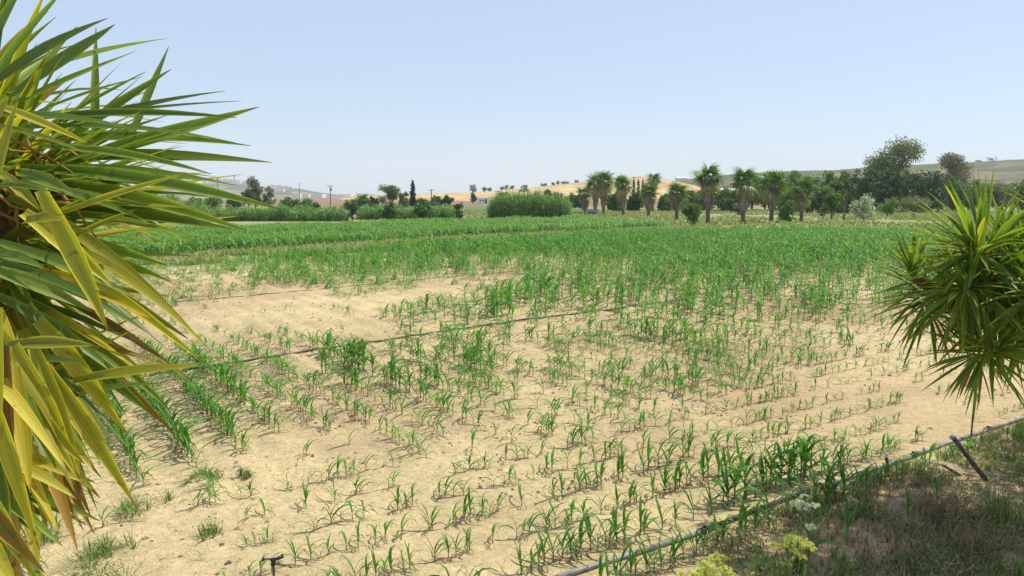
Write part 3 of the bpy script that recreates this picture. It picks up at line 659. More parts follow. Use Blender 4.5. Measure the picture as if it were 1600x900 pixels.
for i, (cx, top, wp, d, mt, st) in enumerate([(568,303,30,200,'mid','round'),(585,308,24,190,'dark','bush'),(630,301,24,200,'olive','airy'),(680,306,26,230,'mid','bush'),(697,305,22,230,'dark','bush'),
        (662,309,22,220,'mid','bush'),(545,312,26,210,'light','bush'),(785,298,18,260,'mid','round'),(836,300,22,240,'mid','round'),(857,293,16,270,'dark','round'),(870,298,22,260,'mid','round'),(893,301,26,230,'mid','round'),
        (906,303,24,220,'dark','bush'),(478,311,30,190,'light','bush'),(450,308,34,190,'mid','bush'),(365,304,30,180,'mid','round'),(335,306,34,170,'light','bush'),(300,307,40,165,'mid','bush'),(262,306,40,160,'light','bush'),(225,308,44,160,'mid','bush')]):
    look = {'mid': 'leafy green', 'dark': 'dark green', 'olive': 'dull olive', 'light': 'pale green'}[mt]
    spot = 'left of the conifer' if 540 < cx < 640 else 'right of the conifer' if 640 < cx < 720 else 'behind the reed bed' if cx > 720 else 'behind the reeds by the white village'
    bush('broadleaf_tree' if st != 'bush' else 'bush', f'{look} {"tree" if st != "bush" else "bush"} {ordinal(i % 9+1)} along the belt {spot}', 'tree' if st != 'bush' else 'bush', cx, 330, top, wp, mt, 60+i, st, n=2000, leaf=.26, trunk_h=-.05, dist=d, group=TG)
WG = 'dark broadleaf trees forming the wood behind the palms'
WOOD = [(1176,274,36,200,'mid'),(1196,270,38,210,'mid'),(1220,272,40,205,'mid'),(1243,268,40,215,'mid'),(1268,270,42,210,'mid'),(1292,271,42,205,'mid'),(1316,270,40,200,'mid'),(1338,267,44,195,'dark'),
        (1363,263,52,185,'dark'),(1395,264,56,180,'dark'),(1427,266,56,175,'dark'),(1458,268,54,175,'dark'),(1490,274,44,185,'mid'),(1135,294,40,190,'light'),(1100,296,36,195,'light'),(1078,298,32,200,'mid'),
        (1040,303,30,190,'mid'),(992,302,26,190,'dark'),(960,300,26,185,'mid'),(1150,298,30,180,'mid'),(1240,292,44,170,'mid'),(1280,290,44,165,'mid'),(1318,286,46,165,'dark'),(1520,284,50,190,'light'),(1560,286,60,190,'olive'),(1600,280,60,190,'mid')]
for i, (cx, top, wp, d, mt) in enumerate(WOOD):
    look = {'mid': 'leafy green', 'dark': 'dark', 'light': 'pale green', 'olive': 'grey-green'}[mt]
    spot = 'between the middle palms' if cx < 1165 else 'behind the right-hand palms' if cx < 1345 else 'under the big eucalyptus' if cx < 1500 else 'behind the spiky yucca'
    bush('broadleaf_tree', f'{look} broadleaf tree {spot}, {ordinal(i+1)} of the wood', 'tree', cx, 340, top-(3 if 1170 < cx < 1350 else 0), wp*1.15, mt, 90+i, 'round', n=3600, leaf=.30, trunk_h=-.12, dist=d, group=WG)
# the eucalyptus and its browner neighbour
bush('eucalyptus_tree', 'largest tree, a eucalyptus with separate rounded clumps above the wood', 'tree', 1400, 345, 217, 96, 'euc', 130, 'airy', n=8500, leaf=.25, trunk_h=.45, dist=200)
bush('eucalyptus_tree', 'brownish eucalyptus to the right of the largest tree', 'tree', 1488, 345, 239, 74, 'brown', 131, 'airy', n=6000, leaf=.27, trunk_h=.4, dist=225)
for i, (cx, top, wp) in enumerate([(966,274,7),(973,273,6),(990,275,6),(997,277,7),(1004,279,6)]):
    bush('cypress_tree', f'narrow dark cypress behind the palms, {ordinal(i+1)} from the left', 'tree', cx, 330, top, wp, 'blue', 140+i, 'cone', n=1500, leaf=.22, trunk_h=.01, dist=240, group='cypresses behind the palms')
# trees along the hill crests, a few pixels each
for i, (cx, t_, hh, wd, hl) in enumerate([(738,1,10,14,'golden_hill'),(742,.98,9,8,'golden_hill'),(765,1,5,10,'golden_hill'),(783,1,5,9,'golden_hill'),(791,1,6,7,'golden_hill'),(800,.97,4,10,'golden_hill'),(848,1,4,12,'golden_hill'),
        (863,1,5,5,'golden_hill'),(871,1,5,6,'golden_hill'),(883,1,4,12,'golden_hill'),(900,1,4,6,'golden_hill'),(757,.8,6,6,'golden_hill'),(820,.5,8,9,'golden_hill'),(1541,1,9,26,'brown_hill'),(1520,1,5,14,'brown_hill'),(1170,1,5,12,'brown_hill')]):
    q = hill_z(hl, cx, t_); plant_tree('hill_tree', f'tiny dark tree on the skyline of the {"golden" if hl[0]=="g" else "brown"} hill, {ordinal(i+1)} from the left', 'tree', (q.x, q.y, q.z-.5), hh, wd, M['dark'], 160+i, 'round', 260, .8, .0, 'trees dotted on the hill crests')
q = hill_z('golden_hill', 819, .12)
tp = thing('fan_palm', 'lone slender palm far off on the slope behind the reed bed', 'palm tree', (q.x, q.y, q.z-.3))
b = MB(); b.tube([(0, 0, 0), (.1, 0, 9)], [.3, .22], 6); b.build('trunk', [M['bark']], tp)
for i in range(14): link('frond', random.choice(FR), tp, loc=(.1, 0, 8.6), rot=(0, -R(random.uniform(-60, 80)), i*2.4), scale=1.0)

# reed beds (giant cane)
def reeds(label, poly_px, d, depth, Hlo, Hhi, n, seed):
    g = np.random.default_rng(seed); xs = g.uniform(poly_px[0], poly_px[1], n); dd = d+g.uniform(0, depth, n)
    X = (xs-800)/FPX*dd; Y = dd; e = np.minimum((xs-poly_px[0])/7, (poly_px[1]-xs)/7).clip(.4, 1)
    H = (Hlo+(Hhi-Hlo)*fbm(X*.45, Y*.3, seed)*1.2)*(.55+.45*e)*g.choice([.55, .75, .9, 1.0, 1.0, 1.18], n)
    VV = []; TT = []
    ln = g.normal(0, .10, (n, 2)); z0 = zg(X, Y)
    wd = .035
    base = np.stack([X, Y, z0-.1], 1); top = base+np.stack([ln[:, 0]*H, ln[:, 1]*H, H], 1); sx = np.array([[wd, 0, 0]])
    V = [np.stack([base-sx, base+sx, top+sx*.4, top-sx*.4], 1)]; T = [np.repeat(g.uniform(.2, .9, n), 4)]
    for k_ in range(7):
        f = g.uniform(.2, 1, n)[:, None]; p0 = base+(top-base)*f; a = g.uniform(0, 6.28, n); L = g.uniform(.5, .9, n)
        dr = np.stack([np.cos(a)*L, np.sin(a)*L, g.uniform(-.5, .55, n)*L], 1); s = np.stack([-np.sin(a), np.cos(a), 0*a], 1)*.055
        p1 = p0+dr*.5+np.array([0, 0, .12]); p2 = p0+dr
        V.append(np.stack([p0-s*.6, p0+s*.6, p1+s, p1-s], 1)); V.append(np.stack([p1-s, p1+s, p2+s*.15, p2-s*.15], 1)); tt = np.repeat(g.uniform(.2, 1, n), 4); T += [tt, tt]
    V = np.concatenate(V).reshape(-1, 3); o = link('reed_bed', mesh('reed_bed', V, np.arange(len(V)).reshape(-1, 4), [M['cane']], np.concatenate(T)))
    tag(o, label, 'reeds', kind='stuff')
reeds('tall block of pale green giant cane standing between the small bush and the palms', (764, 891), 128, 9, 2.5, 4.5, 2000, 71)
reeds('long band of green cane along the back left of the dense maize', (330, 545), 118, 10, .9, 2.5, 2000, 72)
reeds('low cane and scrub between the dark bushes behind the dense maize', (560, 712), 126, 10, 1.4, 2.4, 1300, 73)
reeds('cane thicket at the far left, seen between the big yucca leaves', (150, 330), 105, 10, 2.0, 3.2, 1500, 74)

# ------------------------------------------------------------------ grasses (stuff)
def tufts(name, label, X, Y, H, mat, seed, w_=.012, blades=4, lean=.7, kind='stuff', cat='grass'):
    g = np.random.default_rng(seed); n = len(X); z0 = zg(X, Y); V = []; T = []
    for k_ in range(blades):
        a = g.uniform(0, 6.28, n); h = H*g.uniform(.5, 1.15, n); ll = h*g.uniform(.1, 1, n)*lean*2; ox = g.normal(0, .03, (n, 2))*np.array(H).mean()*3
        b0 = np.stack([X+ox[:, 0], Y+ox[:, 1], z0-.01], 1); s = np.stack([-np.sin(a), np.cos(a), 0*a], 1)*w_
        m1 = b0+np.stack([np.cos(a)*ll*.35, np.sin(a)*ll*.35, h*.6], 1); t1 = b0+np.stack([np.cos(a)*ll, np.sin(a)*ll, h], 1)
        V += [np.stack([b0-s, b0+s, m1+s*.8, m1-s*.8], 1), np.stack([m1-s*.8, m1+s*.8, t1+s*.1, t1-s*.1], 1)]; tt = np.repeat(g.random(n), 4); T += [tt, tt]
    V = np.concatenate(V).reshape(-1, 3); o = link(name, mesh(name, V, np.arange(len(V)).reshape(-1, 4), [mat] if not isinstance(mat, list) else mat, np.concatenate(T),
        None if not isinstance(mat, list) else g.integers(0, len(mat), len(V)//4)))
    if kind: tag(o, label, cat, kind=kind)
    return o
def sample(n, x0, x1, y0, y1, cond, seed):
    g = np.random.default_rng(seed); X = g.uniform(x0, x1, n); Y = g.uniform(y0, y1, n); k = cond(X, Y) & (np.abs(X)/Y < .76); return X[k], Y[k]
X, Y = sample(60000, -45, 30, 30, 100, lambda a, b: ~inpoly(a, b, FRONT) & ~inpoly(a, b, BACK) & (proj(a, b, 0*a)[0] < 1110) & (vnoise(a*.3, b*.3, 7) > .25) & (b < 92), 81)
tufts('strip_grass', 'pale green and straw grass on the strip between the two maize fields', X[:11000], Y[:11000], .45, [M['grass'], M['drygrass']], 82, .035, 4)
X, Y = sample(60000, -40, 110, 78, 210, lambda a, b: ~inpoly(a, b, FRONT) & ~inpoly(a, b, BACK) & (proj(a, b, 0*a)[0] > 700) & (vnoise(a*.1, b*.1, 7) > .2), 83)
tufts('meadow_grass', 'yellowing meadow grass around the feet of the palms', X[:15000], Y[:15000], .42, [M['grass'], M['drygrass'], M['grass']], 84, .07, 3)

# ------------------------------------------------------------------ soil clods
def clods():
    X, Y = sample(90000, -16, 22, 6, 30, lambda a, b: inpoly(a, b, FRONT), 91)
    px, py, _ = proj(X, Y, 0*X); w_ = .22+.8*np.exp(-((px-580)/140)**2-((py-660)/50)**2)+.35*np.exp(-((px-1000)/250)**2-((py-690)/70)**2)
    u_, v_ = uv(X, Y); w_ += .3*(v_ < pipe_v(u_))
    k = rng.random(len(X)) < w_*sstep(.35, .6, fbm(X*.9, Y*.9, 61))*1.4; X, Y = X[k][:20000], Y[k][:20000]
    n = len(X); s = .007+.036*rng.random(n)**4
    base = np.array([(1,0,0),(0,1,0),(-1,0,0),(0,-1,0),(0,0,.75),(.7,.7,.35),(-.7,.6,.3),(0,0,-.5)], float)
    Fb = np.array([(0,5,4),(5,1,4),(1,6,4),(6,2,4),(2,3,4),(3,0,4),(0,1,5),(1,2,6),(0,7,1),(1,7,2),(2,7,3),(3,7,0)])
    V = base[None]*s[:, None, None]*rng.uniform(.6, 1.4, (n, 8, 3)); a = rng.uniform(0, 6.28, n); c, sn = np.cos(a)[:, None], np.sin(a)[:, None]
    V = np.stack([V[:, :, 0]*c-V[:, :, 1]*sn+X[:, None], V[:, :, 0]*sn+V[:, :, 1]*c+Y[:, None], V[:, :, 2]+zg(X, Y)[:, None]], 2)
    F = (Fb[None]+np.arange(n)[:, None, None]*8).reshape(-1, 3)
    o = link('soil_clods', mesh('soil_clods', V.reshape(-1, 3), F, [M['clod']], np.repeat(rng.random(n), 8))); tag(o, 'crumbly brown soil clods scattered over the sandy field', 'soil', kind='stuff')
clods()

# straw and dead leaf bits lying on the soil
X, Y = sample(40000, -14, 18, 6, 24, lambda a, b: inpoly(a, b, FRONT) & (fbm(a*.7, b*.7, 66) > .46), 98); X, Y = X[:9000], Y[:9000]
g9 = np.random.default_rng(99); n9 = len(X); a9 = g9.uniform(0, 6.28, n9); L9 = g9.uniform(.015, .07, n9); w9 = g9.uniform(.002, .007, n9); c9 = np.stack([X, Y, zg(X, Y)+.006], 1)
d9 = np.stack([np.cos(a9)*L9, np.sin(a9)*L9, g9.uniform(-.05, .25, n9)*L9], 1); e9 = np.stack([-np.sin(a9)*w9, np.cos(a9)*w9, 0*a9], 1)
V = np.stack([c9-d9*.5-e9, c9-d9*.5+e9, c9+d9*.5+e9*.4, c9+d9*.5-e9*.4], 1).reshape(-1, 3)
o = link('straw_litter', mesh('straw_litter', V, np.arange(len(V)).reshape(-1, 4), [M['weed_brown'], M['drygrass']], np.repeat(g9.random(n9), 4), g9.integers(0, 2, n9))); tag(o, 'bits of straw and shrivelled leaf lying on the sandy soil', 'litter', kind='stuff')
# ------------------------------------------------------------------ irrigation
def pipe_line(name, label, cat, pts, rad, m1, step, coupling=True, special=None, group=None):
    P_ = [Vector((p[0], p[1], 0)) for p in pts]; L = [0]
    for a, c in zip(P_, P_[1:]): L.append(L[-1]+(c-a).length)
    def pt(s): 
        q = Vector((np.interp(s, L, [p.x for p in P_]), np.interp(s, L, [p.y for p in P_]), 0)); q.z = z1(q.x, q.y)*.6+rad*.9; return q
    t = thing(name, label, cat, (pts[0][0], pts[0][1], 0), 0, group); s = 0; o0 = Vector((pts[0][0], pts[0][1], 0)); k_ = 0
    while s < L[-1]:
        e = min(s+step, L[-1]); n = max(2, int((e-s)/.5)+1); b = MB()
        b.tube([pt(s+(e-s)*i/(n-1))-o0 for i in range(n)], rad, 10 if rad > .02 else 6)
        mid_ = pt((s+e)/2); m_ = m1
        o = b.build('pipe_section', [m_ if not (special and special(mid_)) else M['black']], t, True)
        if coupling and e < L[-1]:
            d = (pt(min(e+.1, L[-1]))-pt(e-.1)).normalized(); c = MB(); q = pt(e)-o0
            c.tube([q-d*.09, q-d*.085, q+d*.085, q+d*.09], [rad*1.15, rad*1.45, rad*1.45, rad*1.15], 12); c.box(q+Vector((0, 0, rad*1.6)), (.03, .05, .025)); c.build('coupling', [M['black']], t, True)
        s = e; k_ += 1
    return t
pipe_line('irrigation_pipe', 'thick grey irrigation pipe lying along the near edge of the field', 'pipe', PIPE, .031, M['alu'], 2.35, True, lambda q: 2.6 < q.x < 3.6, 'irrigation lines')
pipe_line('irrigation_hose', 'long thin dusty hose crossing the rows in the middle of the field', 'hose', [G(*p) for p in [(120,604),(320,575),(480,550),(600,533),(700,517),(820,500),(950,485),(1080,468)]], .026, M['hose'], 6, False, None, 'irrigation lines')
pipe_line('irrigation_hose', 'second thin hose lying further back beyond the bare sandy patch', 'hose', [G(*p) for p in [(230,476),(380,463),(500,452),(600,442),(725,431),(850,421),(1000,412)]], .014, M['hose'], 12, False, None, 'irrigation lines')
pipe_line('irrigation_hose', 'faint short hose across the back left corner of the field', 'hose', [G(*p) for p in [(200,433),(340,423),(420,418)]], .012, M['hose'], 12, False, None, 'irrigation lines')
def sprinkler():
    X, Y = P(427, 880, 7.4).x, P(427, 880, 7.4).y; zt = P(427, 882, 7.4).z
    t = thing('sprinkler', 'black impact sprinkler on a grey riser at the bottom of the field', 'sprinkler', (X, Y, z1(X, Y)))
    h = zt-z1(X, Y); b = MB(); b.tube([(0, 0, -.2), (.004, 0, h*.5), (0, 0, h)], .013, 10); b.build('riser', [M['hose']], t, True)
    b = MB(); b.tube([(0, 0, h-.01), (0, 0, h+.01), (0, 0, h+.035)], [.02, .024, .016], 10); b.tube([(0, 0, h+.02), (0, 0, h+.055)], .014, 8)
    b.box((-.01, 0, h+.05), (.05, .018, .012)); b.build('body', [M['black']], t, True)
    b = MB(); b.tube([(-.02, 0, h+.035), (.05, 0, h+.055), (.105, .0, h+.078)], [.014, .012, .009], 8); b.build('nozzle', [M['black']], t, True)
    b = MB(); b.tube([(.02, 0, h+.062), (-.05, .01, h+.05), (-.095, .015, h+.045)], [.006, .007, .006], 6); b.box((-.1, .015, h+.043), (.022, .014, .03)); b.tube([(.02, 0, h+.065), (.085, 0, h+.092)], .005, 5); b.box((.088, 0, h+.088), (.012, .02, .03)); b.build('hammer_arm', [M['black']], t, True)
sprinkler()
def post(name, label, foot, toppx, r, mat, dy=0, parts=None):
    X, Y = G(*foot); d = Y*math.cos(PITCH)+CAM_H*math.sin(PITCH); tp = P(toppx[0], toppx[1], d+dy)
    t = thing(name, label, 'post', (X, Y, z1(X, Y))); b = MB(); e = tp-Vector((X, Y, z1(X, Y)))
    b.tube([e*-.12, e*.5, e], [r*1.05, r, r*.92], 9, rough=.06); b.build('shaft', [mat], t, True)
    if parts: c = MB(); c.tube([e*.98, e*1.03], r*1.25, 9); c.build('cap', [M['metal']], t, True)
    return t
post('leaning_post', 'dark post leaning left over the near pipe', (1541,750), (1489,683), .034, M['wood'], 0, True)
post('stake', 'thin upright brown stake under the hanging yucca leaves', (1517,688), (1524,600), .013, M['wood'], .05, True)
post('stake', 'short dark stake standing at the pipe beside the shaded maize', (1389,744), (1385,715), .022, M['wood'], 0, True)
post('pipe_offcut', 'short black pipe end sticking out of the dry weeds', (1499,742), (1474,727), .022, M['black'], 0, True)

# ------------------------------------------------------------------ weeds in the near corner
def corner(a, b): u_, v_ = uv(a, b); return (v_ < pipe_v(u_)-.12) & (a > 2.2+.25*(8-b))
def thin(fn, thr): return lambda a, b: corner(a, b) & (fn(a, b) > thr)
X, Y = sample(16000, 1.5, 11, 5.5, 14, thin(lambda a, b: fbm(a*.9, b*.9, 41), .48), 92); tufts('dry_weeds', 'brown dry weeds and stalks covering the shaded near corner', X[:1500], Y[:1500], .16, [M['weed_brown'], M['drygrass'], M['weed_brown']], 93, .006, 4, cat='weeds')
X, Y = sample(16000, 1.5, 11, 5.5, 14, thin(lambda a, b: fbm(a*.7+9, b*.7, 43), .56), 94); tufts('green_weeds', 'thin green grass sprouting through the shaded near corner', X[:1200], Y[:1200], .14, [M['weed'], M['grass']], 95, .006, 4, cat='weeds')
# leafy ground weeds as a leaf litter layer
X, Y = sample(30000, 1.5, 11, 5.5, 13, thin(lambda a, b: fbm(a*.8+2, b*.8, 45), .50), 96); X, Y = X[:700], Y[:700]
cl = np.stack([X, Y, zg(X, Y)+.07], 1); V, F, T = leaf_cloud(cl, 18000, .018, .06, seed=97); V[:, 2] = np.maximum(V[:, 2], .005)
o = link('ground_weeds', mesh('ground_weeds', V, F, [M['weed'], M['weed_brown'], M['grass']], T, np.random.default_rng(1).integers(0, 3, len(F)))); tag(o, 'low leafy weeds and leaf litter over the shaded near corner', 'weeds', kind='stuff')
def wispy(name, label, cx, cy, H, W, mat, seed, n=160):
    X, Y = G(cx, cy); return wispy_at(name, label, 'weed', X, Y, H, W, mat, seed, n, 'clumps of weeds')
def wispy_at(name, label, cat, X, Y, H, W, mat, seed, n=160, group=None, lf=.012, heads=None, flower=None):
    t = thing(name, label, cat, (X, Y, z1(X, Y)), 0, group); g = random.Random(seed); b = MB(); tips = []
    ctr = [(g.uniform(-.3, .3)*W, g.uniform(-.3, .3)*W, g.uniform(.5, 1.1)) for _ in range(6)]
    for i in range(n):
        cx_, cy_, hk = g.choice(ctr); a = g.uniform(0, 6.28); r = W/2*.75*g.random(); h = H*hk*g.uniform(.3, 1)*(1-.5*(2*r/W)**2); x0, y0 = cx_+math.cos(a)*r*.35, cy_+math.sin(a)*r*.35
        p1 = (cx_+math.cos(a)*r*.7, cy_+math.sin(a)*r*.7, h*.6); p2 = (cx_+math.cos(a)*r+g.uniform(-.02, .02), cy_+math.sin(a)*r, h); w_ = .003+.003*g.random()
        for q0, q1, wa, wb in (((x0, y0, -.01), p1, w_, w_), (p1, p2, w_, w_*.3)):
            sx, sy = -math.sin(a)*1.0+.5, math.cos(a)
            b.add([(q0[0]-sx*wa, q0[1]-sy*wa, q0[2]), (q0[0]+sx*wa, q0[1]+sy*wa, q0[2]), (q1[0]+sx*wb, q1[1]+sy*wb, q1[2]), (q1[0]-sx*wb, q1[1]-sy*wb, q1[2])], [(0, 1, 2, 3)], 0, g.random())
        tips.append(p2)
    b.build('stems', [mat], t)
    cl = np.array([(p[0]*f, p[1]*f, p[2]*f) for p in tips for f in (.95, .75, .5)]); V, F, T = leaf_cloud(cl, int(n*2.2), lf*.8, .02+.02*W, seed=seed, elong=1.6); V[:, 2] = np.maximum(V[:, 2], .0)
    link('leaves', mesh('leaves', V, F, [mat], T), t)
    if heads:
        for (dx, dy, hz, rad) in heads:
            c = MB(); c.tube([(dx*.3, dy*.3, 0), (dx*.7, dy*.7, hz*.6), (dx, dy, hz)], [.005, .004, .003], 5); c.build('flower_stem', [M['weed']], t)
            gg = np.random.default_rng(int(seed+hz*1000+dx*77)); m = int(160*(rad/.05)**1.3); a = gg.uniform(0, 6.28, m); r = rad*np.sqrt(gg.random(m)); pc = np.stack([dx+np.cos(a)*r, dy+np.sin(a)*r, hz+.012*np.cos(r/rad*1.5)+gg.normal(0, .006, m)+.25*rad*np.cos(r/rad*1.4)], 1)
            V, F, T = leaf_cloud(pc, m*3, .0065, .004, seed=seed+5); link('flower_head', mesh('flower_head', V, F, [flower], T), t)
    return t
WW = [('wispy green weed tuft at the end of the second receding row', 325, 748, .22, .8, 'grass', 201),('small feathery weed clump alone on the bare sand at lower left', 325, 838, .2, .5, 'weed', 202),('thin weed tuft beside the third receding row', 381, 745, .20, .3, 'weed', 203),
      ('round dusty weed bush below the yellow yucca leaves', 228, 792, .2, .75, 'grass', 204),('large straggly weed mat in the bottom left corner', 130, 905, .26, 1.5, 'grass', 205),('dry weed mat beside the corner yucca, left of the bare sand', 175, 860, .25, .7, 'grass', 206),
      ('low grey-green weeds deep in the bottom left corner', 60, 850, .3, 1.0, 'weed', 207),
      ('green leafy weed under the yucca at the right edge', 1590, 690, .4, .6, 'weed', 211),('dark bushy weed standing beside the leaning post', 1578, 820, .75, .55, 'weed', 212),('rusty brown dry weed bush in the shade at right', 1480, 810, .5, .9, 'weed_brown', 213),
      ('rusty dry weed bush lower down beside the dark bushy weed', 1530, 870, .45, .8, 'weed_brown', 214),('pale grass clump at the pipe under the leaning post', 1440, 745, .3, .7, 'grass', 215),('green weed patch at the bottom right edge', 1590, 905, .4, .7, 'weed', 216),
      ('low green weed at the bottom right, left of the rusty bush', 1420, 885, .18, .5, 'weed', 217),('greenish weed low at the bottom between flowers and rusty weeds', 1330, 900, .16, .5, 'grass', 218)]
for (lb, cx, cy, H, W_, mt, sdd) in WW: wispy('weed_clump', lb, cx, cy, H, W_, M[mt], sdd, n=int(60+130*W_))
def flowering(name, label, heads_px, dist, mat, seed, cat='flowering plant', foliage=160, fh=.45, fw=.4):
    hs = [(P(a, b_, dist+dd), r) for a, b_, r, dd in heads_px]; X = sum(h.x for h, r in hs)/len(hs); Y = sum(h.y for h, r in hs)/len(hs); z0 = z1(X, Y); g = random.Random(seed); gg = np.random.default_rng(seed)
    t = wispy_at(name, label, cat, X, Y, fh, fw, M['weed'], seed, foliage)
    for h, rad in hs:
        rad *= 1.2
        l = Vector((h.x-X, h.y-Y, h.z-z0)); sp = MB(); root = Vector((l.x*.35, l.y*.35, 0)); nk = l-Vector((0, 0, rad*.7))
        sp.tube([root, (root+nk)/2+Vector((g.uniform(-.02, .02), 0, 0)), nk], [.006, .005, .004], 5)
        m = int(26*(rad/.08)); a = gg.uniform(0, 6.28, m); r = np.sqrt(gg.random(m)); pc = np.stack([l.x+np.cos(a)*r*rad, l.y+np.sin(a)*r*rad, l.z-.35*rad*r*r+gg.normal(0, .006, m)], 1)
        for q in pc: sp.tube([nk, Vector(q)], [.0022, .0016], 3, cap=False)
        sp.build('flower_stem', [M['weed']], t)
        V, F, T = leaf_cloud(pc, m*44, .0075, rad*.12, seed=seed+5); link('flower_head', mesh('flower_head', V, F, [mat], T), t)
    return t
flowering('yellow_flowering_plant', 'feathery plant with a broad yellow flower head below the white umbels', [(1243,842,.10,0),(1232,852,.06,.05),(1262,850,.06,-.05),(1213,852,.05,.1),(1250,866,.05,-.1),(1228,880,.04,0)], 7.3, M['yflower'], 221, foliage=260, fh=.62, fw=.5)
flowering('yellow_flowering_plant', 'cluster of yellow flower heads at the bottom edge left of the feathery plant', [(1122,868,.07,.1),(1104,880,.07,0),(1130,885,.06,0),(1085,892,.06,-.1),(1112,896,.07,-.1),(1142,898,.05,0),(1065,898,.04,0)], 6.9, M['yflower'], 222, foliage=200, fh=.55, fw=.55)
flowering('white_flowering_plant', 'slender plant with flat white umbels in front of the shaded maize', [(1250,785,.075,0),(1272,788,.045,.05),(1257,774,.03,.1),(1267,821,.045,-.1),(1205,807,.025,0)], 8.1, M['wflower'], 223, foliage=60, fh=.4, fw=.25)

# ------------------------------------------------------------------ yuccas
def yucca_leaf(base, tip, w_, sag, mat, parent, seed, tintb=0., fold=.45, nsec=8, up=None, tw=0.):
    g = random.Random(seed); base = Vector(base); tip = Vector(tip); d = tip-base; L = d.length; V = []; T = []; F = []
    side = d.cross(up if up is not None else Vector((g.uniform(-.3, .3), g.uniform(-.4, .1), 1))).normalized(); c = base; VE = []; vo_ = g.uniform(0, 50)
    tt = g.uniform(-.15, .2)+tintb
    for i in range(nsec+1):
        s = i/nsec; q = base+d*s+Vector((0, 0, 1))*(sag*L*4*s*(1-s)); dd = (d+Vector((0, 0, 1))*(sag*L*4*(1-2*s))).normalized()
        sd_ = (side-dd*side.dot(dd)).normalized(); n_ = sd_.cross(dd).normalized(); a = tw*s; sd_, n_ = sd_*math.cos(a)+n_*math.sin(a), n_*math.cos(a)-sd_*math.sin(a)
        prof = (.6+.4*min(1, s*2.5)) if s < .45 else max(.0, (1-((s-.45)/.55)**1.45)); wd = w_*.5*prof+.0006
        for f, lift, tn in ((-1, fold, 1.0), (-.84, fold*.75, .35), (0, 0, .22), (.84, fold*.75, .35), (1, fold, 1.0)): V.append(q+sd_*wd*f+n_*wd*lift-c); T.append(min(1.2, max(0, tn+tt+.5*max(0, s-.7)))); VE.append((f*1.6+vo_, s*.35, vo_))
        if i:
            k0 = (i-1)*5
            for j in range(4): F.append((k0+j, k0+j+1, k0+j+6, k0+j+5))
    me = mesh('leaf', V, F, [mat], T, smooth=True); me.attributes.new('vein', 'FLOAT_VECTOR', 'POINT').data.foreach_set('vector', np.array(VE, np.float32).ravel()); return link('leaf', me, parent, loc=c-PARENT_AT[parent.name])
PARENT_AT = {}
# left yucca: the crown almost touches the camera's left side
LY = thing('yucca_tree', 'huge near yucca with green and yellow sword leaves filling the left side', 'yucca', (-1.62, 1.95, z1(-1.62, 1.95)))
base0 = Vector((-1.62, 1.95, z1(-1.62, 1.95)))
def branch(parent, root, pts, radii, mat, n=12):
    b = MB(); b.tube([Vector(p)-root for p in pts], radii, n, rough=.1); o = b.build('branch', [mat], parent, True); PARENT_AT[o.name] = root; return o
B1 = branch(LY, base0, [base0+Vector((0, 0, -.3)), (-1.6, 1.95, 1.4), (-1.52, 1.98, 2.6), P(-44,560,1.9), P(-25,420,2.0), P(20,300,2.02)], [.2, .15, .12, .11, .09, .05], M['bark_red'])
B2 = branch(LY, base0, [(-1.6, 1.95, 1.4), (-1.75, 1.85, 2.2), P(-80,900,1.75), P(-50,760,1.75)], [.11, .1, .08, .05], M['bark_red'])
B3 = branch(LY, base0, [(-1.56, 1.96, 2.3), (-1.7, 2.0, 3.2), P(-90,200,2.1), P(-60,140,2.1)], [.1, .08, .07, .04], M['bark_red'])
g = random.Random(5)
